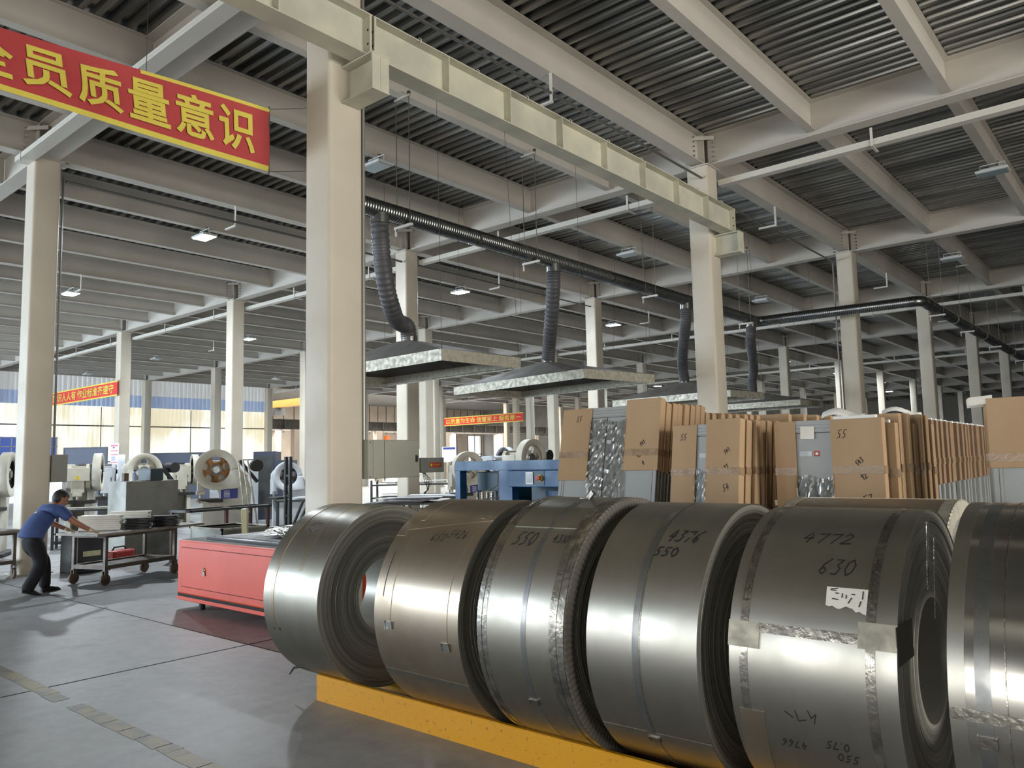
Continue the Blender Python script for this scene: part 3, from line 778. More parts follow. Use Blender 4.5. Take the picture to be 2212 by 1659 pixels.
lab_._add(top+bot, [(k, k+1, n+2+k, n+1+k) for k in range(n)])
lo = lab_.build('torn_label', paperm, c.root, wn=False)
pr = MB()
for st in ([(.01, .05), (.035, .055)], [(.012, .046), (.03, .046)], [(.03, .035), (.04, .035)], [(.055, .02), (.055, .035)], [(.07, .018), (.07, .03)], [(.09, .035), (.1, .035)], [(.13, .02), (.13, .05)], [(.02, .012), (.04, .01)], [(.08, .0), (.09, .02)], [(.12, -.01), (.125, .01)]):
    for q in ribbon(pr, st, 0.004): pr._add([c.pt(w_*0.6+u, 28.5+math.degrees(v/c.r), 0.0042) for u, v in q], [(0, 1, 2, 3)])
pr.build('label_print', inkm, lo, wn=False)
c.write(write_strokes('4772', 0.047, 0.065, slant=0.25, gap=0.1), 0.36*w_, 53.5, 0.0055)
c.write(write_strokes('630', 0.042, 0.075, slant=0.25), 0.51*w_, 39, 0.0055)
c.write(write_strokes('4766', 0.022, 0.035, slant=0.2), 0.44*w_, -23.5, 0.004, flip=True)
c.write(write_strokes('0.75', 0.022, 0.035, slant=0.2), 0.70*w_, -20.5, 0.004, flip=True)
c.write(write_strokes('550', 0.024, 0.035, slant=0.2), 0.74*w_, -25, 0.004, flip=True)
c.write([[(0, .02), (.03, 0)], [(.04, .03), (.05, -.01), (.08, .0)], [(.09, .04), (.1, .01), (.12, .03), (.11, -.01)]], 0.34*w_, -14, 0.004)
for (x0, x1, a0, a1) in ((-0.002, 0.2*w_, 8.8, 18.2), (0.79*w_, w_+0.002, 13.6, 22.5)):
    c.band('corner_protector', x0, x1, a0, a1, galv, off=0.004, n=6)
M_ = Matrix.Translation(c.pt(w_, 18.5, -0.10))
MB().box(0.0, 0.0025, -0.11, 0.11, -0.07, 0.07, M_).build('corner_protector_flap', galvdark, c.root)
for (yy, z0, z1, wd) in ((-0.13, 0.93, 1.20, 0.03), (-0.05, 0.80, 1.13, 0.012)):
    MB().box(0.0, 0.002, -wd/2, wd/2, 0, z1-z0, TR((w_+0.008, yy, z0), 0, 0, R(3))).build('hanging_tape', strapm, c.root)
c.band('edge_film', 0.0, 0.16*w_, -48, -14, coildust, off=0.002, skew=0.03)
c = CO[6]; w_ = c.w
c.ring('edge_band', 0.0, 0.05, coilm); c.ring('edge_band', w_-0.05, w_, coilm)
c.ring('strap', 0.115*w_, 0.115*w_+0.045, strapdark); c.ring('edge_ridge', 0.24*w_, 0.24*w_+0.004, strapm, 0.003); c.ring('strap', 0.8*w_, 0.8*w_+0.04, strapdark)
c.band('strap', 0.0, w_, -2.6, 0.8, strapm, off=0.003, n=4)
c.seal(0.15*w_, -8, 0.05, 0.04)

# the coil lying behind, only its back and pleated ring show
rb = thing('steel_coil', 'dusty steel coil with a bright pleated edge ring, lying behind the front row', 'steel coil', (4.2, 0.475, 0.0))
cb_ = Coil(rb, 0.66, 0.92, coildust, seed=9)
cb_.crimp(1, 0.09, 200, galv); cb_.crimp(0, 0.09, 200, galv)
cb_.band('lap_strip', 0.0, 0.92, 96, 100, coildust, off=0.002, n=4)
cb_.ring('edge_band', 0.0, 0.06, galv); cb_.ring('edge_band', 0.86, 0.92, galv)
for sgn in (-1, 1):
    wd = thing('wooden_wedge', 'timber wedge under the coil behind the front row', 'wedge', (4.3, 0.475+sgn*0.30, 0), 0, 'wedges under the rear coil')
    MB().prism([(0, 0), (sgn*0.16, 0), (sgn*0.16, 0.10), (sgn*0.03, 0.006)], 'x', 0, 0.6).build('wedge_block', woodish, wd)

for (nm, ap, out, inn, lab) in (('front', APEX[0], -1.238, -1.0, 'long yellow painted steel rack rail in front under the coils'), ('rear', APEX[1], -0.555, -0.79, 'long yellow painted steel rack rail hidden behind under the coils')):
    t = thing('coil_rack_rail', lab, 'rack', (1.47, 0, 0))
    poly = [(out, 0.0), (inn, 0.0), (inn, 0.03), (ap+(0.006 if nm == 'front' else -0.006), 0.168), (ap, 0.1705), (out+(0.004 if nm == 'front' else -0.004), 0.1705), (out, 0.166)]
    MB().prism(poly, 'x', 0, 5.6).build('rail_beam', yellowp, t)
    if nm == 'front':
        MB().box(-0.004, 0.0, out+0.004, inn, 0.005, 0.03).build('end_lip', redp, t)
st_ = tag(MB().tube([(0.86+0.35, -1.28, 0.14), (0.90+0.35, -1.27, 0.19), (0.98+0.35, -1.25, 0.205), (1.1+0.4, -1.215, 0.185), (1.7, -1.20, 0.178)], [0.004, 0.008, 0.009, 0.008, 0.004], 8).build('rubber_strip', blackm, smooth=SM), 'black rubber strip end curling out under the leftmost coil', 'strip')

# ================================================================== EXTRACTION HOODS AND DUCT
def hood(cx, cy, L_, W_, yw, lab, zb=2.9, rim=0.155):
    t = thing('extraction_hood', lab, 'hood', (cx, cy, zb), R(yw))
    h, v = L_/2, W_/2; th = 0.006
    mb = MB()
    for (a, b, c_, d) in ((-h, h, -v, -v+th), (-h, h, v-th, v), (-h, -h+th, -v, v), (h-th, h, -v, v)): mb.box(a, b, c_, d, 0, rim)
    mb.build('rim', galv, t)
    m = MB(); ap = 0.16; H = 0.50
    def ringpts(a, b, z): return [(-a, -b, z), (a, -b, z), (a, b, z), (-a, b, z)]
    vs = ringpts(h, v, rim)+ringpts(ap, ap, H)+ringpts(h-0.01, v-0.01, rim-0.008)+ringpts(ap-0.01, ap-0.01, H-0.012)
    fs = []
    for i in range(4):
        k = (i+1) % 4
        fs += [(i, k, 4+k, 4+i), (8+i, 12+i, 12+k, 8+k), (i, 8+i, 8+k, k), (4+i, 4+k, 12+k, 12+i)]
    fs += [(12, 13, 14, 15)]
    m._add(vs, fs); m.build('sloping_canopy', galvdark, t)
    g = MB()
    for (a, b, c_, d) in ((-h+th, h-th, -v+th, -v+0.09), (-h+th, h-th, v-0.09, v-th), (-h+th, -h+0.09, -v+0.09, v-0.09), (h-0.09, h-th, -v+0.09, v-0.09)): g.box(a, b, c_, d, 0.02, 0.028)
    g.build('drip_gutter', galv, t)
    MB().lathe([(0, 0.125), (0.10, 0.125), (0.10, 0.118), (0, 0.118)], (0, 0, H-0.01), (0, 0, 1), 24, closed=True).build('collar', ductm, t, smooth=SM)
    for sx in (-1, 1):
        for sy in (-1, 1):
            q = MB().tube([(sx*(h-0.02), sy*(v-0.02), rim), (sx*(h-0.02), sy*(v-0.02), rim+0.05), (sx*(h-0.015), sy*(v-0.02), rim+0.06)], 0.006, 6).build('eye_hook', steelgrey, t)
            MB().tube([(sx*(h-0.02), sy*(v-0.02), rim+0.05), (sx*(h-0.15), sy*(v-0.1), 6.82-zb)], 0.0035, 5).build('suspension_wire', wirem, q)
    return t, H+0.08
HOODS = [(-2.55, 3.27, 3.15, 1.50, -3, 'grey extraction hood with galvanised rim, nearest the front column'),
         (-2.73, 6.90, 3.55, 1.78, -9, 'grey extraction hood with galvanised rim, second along the duct'),
         (-2.95, 12.62, 3.4, 1.45, -7, 'grey extraction hood hanging partly behind the far bracket column'),
         (-3.1, 17.0, 3.4, 1.5, -3, 'grey extraction hood, farthest along the duct, behind the wrapped doors')]
DX, DZ = -1.96, 5.06
DROPS = [2.22, 6.12, 10.95, 14.45]
hz = []
for a in HOODS:
    t, H = hood(*a); hz.append((a[0], a[1], 2.9+H-0.04))
def hose(pts, r, lab):
    """ribbed flexible hose through a smooth path"""
    P = [Vector(p) for p in pts]
    def cr(t):
        n = len(P)-1; i = min(int(t*n), n-1); f = t*n-i
        p0, p1, p2, p3 = P[max(i-1, 0)], P[i], P[i+1], P[min(i+2, n)]
        return 0.5*((2*p1)+(-p0+p2)*f+(2*p0-5*p1+4*p2-p3)*f*f+(-p0+3*p1-3*p2+p3)*f**3)
    L_ = sum((cr((k+1)/60)-cr(k/60)).length for k in range(60)); n = int(L_/0.016)
    q = [cr(k/n) for k in range(n+1)]; rs = [r*(1.0, 0.985, 0.90, 0.975)[k % 4]*(1+0.012*math.sin(k*1.7)) for k in range(n+1)]
    t = thing('flexible_hose', lab, 'hose', q[-1], 0, 'ribbed hoses between duct and hoods')
    MB().tube([p-q[-1] for p in q], rs, 20).build('ribbed_tube', hosem, t, smooth=R(60))
    MB().tube([q[0]-q[-1]-Vector((0, 0, .002)), q[0]-q[-1]-Vector((0, 0, .04))], r*1.04, 20).build('hose_clamp', ductm, t, smooth=SM)
    return t
hw = ['nearest the front column, bent at the foot', 'hanging straight to the second hood', 'half hidden by the far bracket column', 'last along the duct beyond the far column']
for k, ((hx, hy, hzz), y_) in enumerate(zip(hz, DROPS)):
    top = (DX, y_, DZ-0.165)
    if k == 0: pts = [top, (DX-0.03, y_+0.05, 4.5), (DX-0.10, y_+0.18, 4.08), (DX-0.22, y_+0.40, 3.76), (hx+0.13, hy-0.34, 3.66), (hx+0.02, hy-0.06, 3.62), (hx, hy, hzz)]
    elif k == 1: pts = [top, (DX-0.05, y_+0.05, 4.6), (DX-0.3, y_+0.3, 4.1), (hx+0.15, hy-0.15, 3.7), (hx, hy, hzz)]
    else: pts = [top, (DX-0.08, y_+0.1, 4.55), (hx+0.4, hy-0.8, 4.0), (hx+0.1, hy-0.25, 3.72), (hx, hy, hzz)]
    hose(pts, 0.125, 'grey ribbed hose '+hw[k])
# spiral duct: along y, across along x, along y again
DR = 0.120
def spiral(p0, p1, r, parent, name='duct_run'):
    p0, p1 = Vector(p0), Vector(p1); L_ = (p1-p0).length; n = int(L_/0.045); d = (p1-p0)/n
    pts, rs = [], []
    for k in range(n):
        a = p0+d*k
        pts += [a, a+d*0.70, a+d*0.78, a+d*0.92]; rs += [r, r, r+0.004, r+0.004]
    pts.append(p1); rs.append(r)
    return MB().tube(pts, rs, 28).build(name, ductm, parent, smooth=R(50))
EL = 14.85
DX2 = 1.87
du = thing('ventilation_duct', 'long galvanised spiral ventilation duct bending twice below the deck', 'duct', (0, 0, 0))
spiral((DX, 1.72, DZ), (DX, EL-0.2, DZ), DR, du)
spiral((DX+0.2, EL, DZ), (DX2-0.2, EL+0.2, DZ), DR, du)
spiral((DX2, EL+0.4, DZ), (DX2, 40.0, DZ), DR, du)
def elbow(pts, name='elbow'): return MB().tube(pts, DR+0.004, 24).build(name, ductm, du, smooth=SM)
def arc(cx, cy, r, a0, a1): return [(cx+r*math.cos(R(a0+(a1-a0)*k/8)), cy+r*math.sin(R(a0+(a1-a0)*k/8)), DZ) for k in range(9)]
elbow([(DX, EL-0.25, DZ)]+arc(DX+0.2, EL-0.2, 0.2, 180, 90)+[(DX+0.25, EL, DZ)])
elbow([(DX2-0.25, EL+0.2, DZ)]+arc(DX2-0.2, EL+0.4, 0.2, -90, 0)+[(DX2, EL+0.45, DZ)])
for y_ in (4.15, 7.9, 12.5):
    MB().tube([(DX, y_-0.03, DZ), (DX, y_+0.03, DZ)], DR+0.007, 24).build('joint_collar', ductm, du, smooth=SM)
for y_ in (18.5, 22.6, 28.0):
    MB().tube([(DX2, y_-0.03, DZ), (DX2, y_+0.03, DZ)], DR+0.009, 24).build('joint_collar', galv, du, smooth=SM)
for y_ in DROPS:
    MB().tube([(DX, y_, DZ-0.07), (DX, y_, DZ-0.17)], 0.128, 20).build('branch_collar', ductm, du, smooth=SM)
def hanger(x, y_, lab, along='y'):
    t = thing('duct_hanger', lab, 'hanger', (x, y_, DZ-DR-0.045), 0)
    MB().box(-0.18, 0.18, -0.02, 0.02, 0.0, 0.036).build('support_bar', traym, t)
    MB().box(-0.165, -0.15, -0.015, 0.015, -0.10, 0.0).build('bar_end', traym, t)
    for sx in (-0.135, 0.135):
        MB().cyl((sx, 0, -0.03), (sx, 0, 6.80-(DZ-DR-0.045)), 0.006, 6).build('hanger_rod', rodm, t)
    h = 6.79-(DZ-DR-0.045)
    cl = MB().box(-0.16, 0.16, -0.015, 0.015, h, h+0.025).build('beam_clamp', galv, t)
    for sx in (-0.135, 0.135): MB().box(sx-0.02, sx+0.02, -0.02, 0.02, h+0.02, h+0.07).build('clamp_jaw', steelgrey, cl)
    return t
for k, (x, y_, wh) in enumerate(((DX, 2.65, 'nearest the front column'), (DX, 5.5, 'over the second hood'), (DX, 9.4, 'left of the far bracket column'), (DX, 14.1, 'before the first duct bend'),
                                 (DX2, 16.6, 'at the second duct bend'), (DX2, 20.2, 'after the second duct bend'), (DX2, 24.6, 'farther along after the second bend'), (DX2, 30.0, 'at the far end on the right'))):
    hanger(x, y_, 'rod hanger holding the spiral duct '+wh)

# ================================================================== LAMPS
def lamp(lit):
    t = thing('flood_lamp', 'lamp', 'lamp', (0, 0, 0))
    MB().box(-0.26, 0.26, -0.17, 0.17, 0.03, 0.075).box(-0.18, 0.18, -0.11, 0.11, 0.075, 0.11).build('housing', lampbody, t, bevel=0.008)
    MB().box(-0.235, 0.235, -0.145, 0.145, 0.02, 0.031).build('lens', lampon if lit else lampglass, t)
    MB().tube([(-0.2, 0, 0.07), (-0.2, 0, 0.2), (0.2, 0, 0.2), (0.2, 0, 0.07)], 0.01, 6).build('bracket', lampbody, t)
    MB().tube([(0.05, 0.0, 0.11), (0.1, 0.02, 0.23), (0.02, 0.03, 0.26)], 0.008, 6).build('power_cable', blackm, t)
    return t
LZ = 6.60
on0, off0 = lamp(True), lamp(False)
ONP = [(-9.6, 3.85, 'nearest lit lamp, left of the front column'), (-17.3, 4.0, 'lit lamp far left beside the left column'), (-21.5, 12.0, 'lit lamp in the far left bay just left of the front column'), (-9.7, 11.9, 'lit lamp between the first and second hood hoses'),
       (-9.9, 20.2, 'lit lamp beside the second column left of the far bracket column'), (-10.2, 37.2, 'lit lamp just left of the second cream column on the right'), (-10.4, 46.0, 'lit lamp deep in the hall, right half'), (-10.6, 55.5, 'lit lamp deeper in the hall toward the right'), (-10.8, 65.0, 'deepest lit lamp toward the right'),
       (-21.6, 36.0, 'small lit lamp low above the third hood'), (-21.6, 20.0, 'lit lamp seen under the nearest hood'), (-29.5, 28.0, 'small lit lamp above the farthest banner'), (-21.8, 44.0, 'tiny lit lamp far above the wrapped doors'), (-21.6, 60.0, 'tiny lit lamp farthest to the rear')]
OFFP = [(-3.75, 3.8, 'unlit lamp just right of the front column'), (-3.8, 11.85, 'unlit lamp above the duct, left of the far bracket column'), (3.95, 11.7, 'unlit lamp at the upper right under the deck'), (2.05, 18.4, 'unlit lamp near the right duct bend'), (-3.85, 20.0, 'unlit lamp right of the far bracket column, above the first duct bend'),
        (-29.3, 11.95, 'unlit lamp in the far left bay'), (-34.3, 20.8, 'unlit lamp by the end of the sheeting wall'), (-37.3, 12.0, 'unlit lamp close to the sheeting wall'), (-3.9, 28.0, 'unlit lamp behind the second cream column on the right'), (-33.3, 35.0, 'unlit lamp over the farthest banner')]
for lst, proto in ((ONP, on0), (OFFP, off0)):
    for k, (x, y_, wh) in enumerate(lst):
        o = proto if k == 0 else copy_tree(proto)
        o.location = (round(x/1.96275)*1.96275, y_, LZ); o['label'] = wh+' under a beam'; o['group'] = 'flood lamps under the beams'
for (x, y_, wh) in ONP:
    l = bpy.data.lights.new('flood_light', 'AREA'); l.shape = 'RECTANGLE'; l.size = 0.45; l.size_y = 0.28; l.energy = 420; l.color = (0.86, 0.94, 1.0)
    o = bpy.data.objects.new('flood_light', l); COL.objects.link(o); o.location = (round(x/1.96275)*1.96275, y_, LZ-0.005)
# ================================================================== BANNERS
def text_mesh(s, size, bold=0.0, depth=0.0):
    cu = bpy.data.curves.new('lettering', 'FONT'); cu.body = s; cu.size = size; cu.offset = bold; cu.extrude = depth; cu.resolution_u = 3
    o = bpy.data.objects.new('lettering', cu); COL.objects.link(o)
    bpy.context.view_layer.update()
    me = bpy.data.meshes.new_from_object(o.evaluated_get(bpy.context.evaluated_depsgraph_get()))
    bpy.data.objects.remove(o); bpy.data.curves.remove(cu)
    return me
def text_obj(s, size, M, m, parent, name='lettering', bold=0.0, box=None, fn=None, thick=0.0, thick_n=Vector((1, 0, 0))):
    """BOX (w, h): stretch the words to that size from the lower left corner; FN bends the points"""
    me = text_mesh(s, size, bold)
    vs = [v.co.copy() for v in me.vertices]
    if box:
        x0, x1 = min(v.x for v in vs), max(v.x for v in vs); y0, y1 = min(v.y for v in vs), max(v.y for v in vs)
        for v in vs: v.x = (v.x-x0)/(x1-x0)*box[0]; v.y = (v.y-y0)/(y1-y0)*box[1]
    for v, q in zip(me.vertices, vs): v.co = M @ (fn(q) if fn else q)
    if thick:   # heavier strokes: the same letter shape repeated a few millimetres to each side
        P0 = [tuple(v.co) for v in me.vertices]; F0 = [tuple(p_.vertices) for p_ in me.polygons]; V, F = [], []
        for k, (da, db) in enumerate(((0, 0), (1, 0), (-1, 0), (0, 1), (0, -1), (.7, .7), (-.7, .7), (.7, -.7), (-.7, -.7))):
            d = fn(Vector((da*thick, db*thick, 0)))-fn(Vector((0, 0, 0))) if fn else (M.to_3x3() @ Vector((da*thick, db*thick, 0)))
            nrm = thick_n*(0.0006*k); n0 = len(V)
            V += [(p_[0]+d.x+nrm.x, p_[1]+d.y+nrm.y, p_[2]+d.z+nrm.z) for p_ in P0]; F += [tuple(i+n0 for i in f) for f in F0]
        me = bpy.data.meshes.new(name); me.from_pydata(V, [], F)
    me.materials.clear(); me.materials.append(m)
    o = bpy.data.objects.new(name, me); COL.objects.link(o); o.parent = parent
    return o
# the big banner hangs along y, read from the +x side
BX, BY0, BY1, BZ0, BZ1 = -0.72, -6.2, -0.27, 4.575, 5.235
bn = thing('slogan_banner', 'big red cloth banner with large yellow Chinese characters, upper left', 'banner', (BX, BY1, BZ0))
H_ = BZ1-BZ0; L_ = BY1-BY0
def bfn(y, z, off=0.0):
    """the cloth leans back more and more towards its near end"""
    l = R(19)*max(0.0, min(1.3, -y/2.4)); x = 0.010*math.sin(y*2.1+z*3)+0.008*math.sin(z*9)+off
    return Vector((x*math.cos(l)-z*math.sin(l), y, z*math.cos(l)+x*math.sin(l)))
def bgrid(z0, z1, off, y0=-L_, y1=0.0):
    return MB().grid(lambda u, v: bfn(y0+(y1-y0)*u, z0+(z1-z0)*v, off), 60, 4)
bgrid(0.05, H_, 0.0).build('cloth', banr, bn, smooth=SM)
bgrid(0.0, 0.055, 0.002).build('border', bany, bn, smooth=SM)
bgrid(H_-0.035, H_, 0.002, -1.25, 0.0).build('border', bany, bn, smooth=SM)
MB().cyl((0, 0.0, -0.03), (0, 0.0, H_+0.03), 0.008, 6).build('end_stick', woodish, bn)
chars = '提高全员质量意识'
cwid, pit = 0.358, 0.420
for k, ch in enumerate(reversed(chars)):
    ye = -0.175-k*pit
    text_obj(ch, 0.4, Matrix.Identity(4), bany, bn, 'character', 0.004, (cwid, 0.43), lambda q, ye=ye: bfn(ye-cwid+q.x, 0.125+q.y, 0.012), 0.0048)
for z in (0.0, H_):
    MB().tube([(0, 0, z), (0.3, 0.2, z-0.02), (BX*-1-0.203, 0.22, z-0.05)], 0.003, 5).build('tie_string', wirem, bn)
MB().tube([bfn(-1.2, H_), (-0.1, -1.2, DECK-BZ0-0.4)], 0.003, 5).build('tie_string', wirem, bn)
MB().tube([bfn(-4.8, H_), (-0.2, -4.8, DECK-BZ0-0.4)], 0.003, 5).build('tie_string', wirem, bn)
def small_banner(x0, x1, y_, z0, z1, s, lab, pad):
    t = thing('slogan_banner', lab, 'banner', (x0, y_, z0))
    w_, h = x1-x0, z1-z0
    MB().box(0, w_, 0, 0.01, 0.05, h-0.05).build('cloth', banr2, t)
    MB().box(0, w_, -0.002, 0.008, 0, 0.05).build('border', bany, t)
    MB().box(0, w_, -0.002, 0.008, h-0.05, h).build('border', bany, t)
    M_ = Matrix(((1, 0, 0, pad), (0, 0, 1, -0.006), (0, 1, 0, 0.12), (0, 0, 0, 1)))
    text_obj(s, 0.4, M_, bany, t, 'lettering', 0.0, (w_-2*pad, h-0.22), None, 0.006, Vector((0, -1, 0)))
    for x in (0.0, w_): MB().tube([(x, 0.005, h), (x, 0.1, h+0.03), (x+(-0.4 if x == 0 else 0.3), 0.1, h+0.1)], 0.004, 5).build('tie_string', wirem, t)
small_banner(-30.75, -23.3, 7.7, 4.30, 4.86, '质量意识人人有 作业标准齐遵守', 'red slogan banner hung between columns above the presses on the left', 0.3)
small_banner(-30.7, -23.9, 31.74, 3.97, 4.52, '以质量为生命 信誉至上 服务第一', 'distant red slogan banner hung right of the large electrical cabinet', 0.2)

# ================================================================== ELECTRICAL BOXES ON COLUMNS
t = thing('electrical_cabinet', 'large grey-green double-door electrical cabinet on the front column above the coils', 'cabinet', (0.0, 0.205, 1.455))
MB().box(-0.02, 0.235, 0.0, 0.66, 0, 0.37).build('body', boxgrey, t, bevel=0.004)
MB().box(0.235, 0.25, 0.0, 0.06, 0.004, 0.366).build('fixed_panel', boxgrey, t)
MB().box(0.236, 0.253, 0.064, 0.20, 0.004, 0.366).build('narrow_door', boxgrey, t, bevel=0.003)
d = MB().box(0.236, 0.253, 0.207, 0.657, 0.004, 0.366).build('wide_door', boxgrey, t, bevel=0.003)
MB().box(0.253, 0.262, 0.60, 0.625, 0.15, 0.22).tube([(0.262, 0.6125, 0.21), (0.272, 0.6125, 0.205), (0.272, 0.6125, 0.16)], 0.006, 6).build('handle', steelgrey, d)
for z in (0.02, 0.345): MB().cyl((0.25, 0.025, z), (0.254, 0.025, z), 0.006, 8).build('rivet', steelgrey, t)
for y_ in (0.22, 0.33): MB().cyl((0.1, y_, -0.03), (0.1, y_, 0.0), 0.012, 8).build('cable_gland', signwhite, t)
ns = thing('warning_plate', 'small white printed plate on the column right of the large cabinet', 'sign', (-7.651, 7.86, 1.60))
MB().box(0, 0.004, 0, 0.26, 0, 0.26).build('plate', signwhite, ns)
text_obj('配电箱', 0.1, Matrix(((0, 0, 1, 0.0055), (1, 0, 0, 0.03), (0, 1, 0, 0.11), (0, 0, 0, 1))), inkm, ns, 'lettering', 0.002, (0.2, 0.09))
fr = MB()
for (a, b, c_, d) in ((0.01, 0.25, 0.01, 0.02), (0.01, 0.25, 0.24, 0.25), (0.01, 0.02, 0.01, 0.25), (0.24, 0.25, 0.01, 0.25)): fr.box(0.004, 0.005, a, b, c_, d)
fr.build('printed_border', inkm, ns)
t = thing('electrical_box', 'grey switch box with a red label on the column behind the large cabinet', 'box', (-7.85, 8.21, 1.36))
MB().box(-0.05, 0.22, 0.0, 0.75, 0, 0.36).build('body', boxgrey2, t, bevel=0.005)
MB().box(0.22, 0.232, 0.2, 0.74, 0.005, 0.355).build('door', boxgrey2, t, bevel=0.003)
s_ = MB().box(0.232, 0.234, 0.26, 0.66, 0.12, 0.24).build('red_label', redsign, t)
text_obj('中心电气', 0.1, Matrix(((0, 0, 1, 0.2345), (1, 0, 0, 0.40), (0, 1, 0, 0.16), (0, 0, 0, 1))), signyel, s_, 'lettering', 0.0, (0.22, 0.05))
MB().lathe([(0, 0.035), (0.001, 0.0)], (0.234, 0.32, 0.18), (1, 0, 0), 16).build('emblem', signyel, s_)
t = thing('electrical_box', 'plain grey switch box on the left column above the worker', 'box', (-7.87, 0.21, 1.42))
MB().box(-0.05, 0.2, 0.0, 0.24, 0, 0.44).build('body', boxgrey2, t, bevel=0.005)
MB().box(0.2, 0.212, 0.01, 0.23, 0.01, 0.43).build('door', boxgrey2, t, bevel=0.003)
for k, (yy, z0, z1) in enumerate(((8.24, 0.9, 1.35),)):
    for q in range(5):
        a = random.Random(q)
        o = MB().tube([(-7.62, yy+0.02*q, 1.36), (-7.6, yy+0.05+0.06*q, 1.15), (-7.6, yy+0.12+0.05*a.random(), 0.95), (-7.6, yy+0.02, 0.8+0.1*a.random()), (-7.62, yy-0.01, 0.5)], 0.007, 6).build('hanging_cable', blackm, smooth=SM)
        tag(o, 'tangled black cable hanging below the red-labelled grey box', 'cable', 'cables under the red-labelled box')
o = tag(MB().tube([(-8.04, 7.788, 0.78), (-7.9, 7.78, 0.72), (-7.7, 7.78, 0.69), (-7.64, 7.8, 0.70), (-7.63, 7.95, 0.74), (-7.63, 8.2, 0.80)], 0.006, 6).build('wall_cable', blackm, smooth=SM), 'thin black cable wrapped around the column below the red-labelled box', 'cable')

# ================================================================== WRAPPED DOORS
def door_proto(w_, h, seed, lw, rw, lz, rz, two_leaf=False, sticker=False, filmz=None, paper=None, notes=None, ltop=0.0, rtop=0.012, dark=False):
    """origin at the left front foot, front towards -y"""
    rr = random.Random(seed)
    T_ = 0.062
    t = thing('wrapped_door', 'door', 'door', (0, 0, 0))
    mb = MB().box(0, w_, 0.006, T_, 0, h)
    for (a, b) in ((0.0, 0.03), (0.035, 0.05), (w_-0.05, w_-0.035), (w_-0.03, w_)): mb.box(a, b, 0.0, 0.008, 0, h)
    for (a, b) in ((h-0.03, h), (h-0.055, h-0.035), (h-0.08, h-0.06)): mb.box(0.0, w_, -0.001, 0.008, a, b)
    mb.build('door_leaf', doorg, t)
    MB().box(0.055, w_-0.055, 0.0055, 0.007, h-0.092, h-0.088).build('gap_line', darkhole, t)
    if two_leaf: MB().box(w_*0.47-0.003, w_*0.47+0.003, 0.004, 0.0075, 0, h-0.09).build('leaf_gap', darkhole, t)
    MB().box(w_-0.012, w_+0.001, 0.012, 0.03, 0, h*0.98).build('edge_seal', doordk, t)
    def sleeve(name, x0, x1, z0, top, m):
        k = 0.007; q = MB()
        right = x1 > w_*0.6
        q.box(x0, x1, -k-0.003, -0.003, z0, h+top)
        q.box(x0, x1, T_+0.003, T_+k+0.003, z0, h+top)
        if right: q.box(x1-k, x1, -0.003, T_+0.003, z0, h+top)
        else: q.box(x0, x0+k, -0.003, T_+0.003, z0, h+top)
        return q.build(name, m, t, bevel=0.004)
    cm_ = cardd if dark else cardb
    cl = sleeve('edge_cardboard', -0.014, lw, lz, ltop, cm_); cr = sleeve('edge_cardboard', w_-rw, w_+0.014, rz, rtop, cm_)
    zt = h*0.80
    MB().box(-0.016, lw, -0.0125, -0.0105, zt-0.028, zt+0.028).build('packing_tape', tape, cl)
    MB().box(w_-rw, w_+0.017, -0.0125, -0.0105, zt-0.02, zt+0.036).box(w_+0.0142, w_+0.0165, -0.0125, T_+0.01, zt-0.02, zt+0.036).build('packing_tape', tape, cr)
    MB().box(w_-rw+0.02, w_-0.03, 0.01, T_-0.008, h-0.002, h+0.022).build('foam_strip', foam, t)
    if sticker:
        MB().box(lw+0.02, lw+0.11, 0.003, 0.005, h*0.86, h*0.86+0.035).build('metal_plate', strapdark, t)
        s_ = MB().box(lw+0.125, lw+0.165, 0.003, 0.005, h*0.86-0.002, h*0.86+0.037).build('red_sticker', redsign, t)
        MB().box(lw+0.136, lw+0.154, 0.002, 0.003, h*0.86+0.008, h*0.86+0.026).build('sticker_centre', signwhite, s_)
    if filmz:
        z0, z1 = filmz; f = MB(); nu, nv = 26, max(6, int((z1-z0)/0.028))
        g = [[(rr.uniform(-1, 1)**3)*0.0075 for _ in range(nu+1)] for _ in range(nv+1)]
        f.grid(lambda u, v: Vector((lw-0.01+(w_-rw-lw+0.02)*u, -0.0135+0.0*v+g[int(round(v*nv))][int(round(u*nu))]*(0 if u in (0, 1) else 1), z0+(z1-z0)*v+0.015*math.sin(u*7))), nu, nv)
        f.build('plastic_film', film, t, wn=False)
    if paper:
        for (a, b, z0, z1, tl) in paper:
            MB().box(a, b, -0.006, -0.004, z0, z1, TR((0, 0, 0), 0, 0, R(tl))).build('paper_sheet', paperm, t)
    if notes:
        q = MB()
        for (txt, x, z, hh, rot) in notes:
            for st in write_strokes(txt, hh*0.5, hh):
                M_ = Matrix.Rotation(R(rot), 2)
                for quad in ribbon(q, [(M_ @ Vector(p_)) for p_ in st], 0.005):
                    q._add([(x+a, -0.0112, z+b) for a, b in quad], [(0, 1, 2, 3)])
        q.build('handwriting', inkm if not dark else inkm, t, wn=False)
    return t
def place(t, x, y_, rz, lean, label, group):
    t.location = (x, y_, 0.003); t.rotation_euler = (-R(lean), 0, R(rz)); t['label'] = label
    if group: t['group'] = group
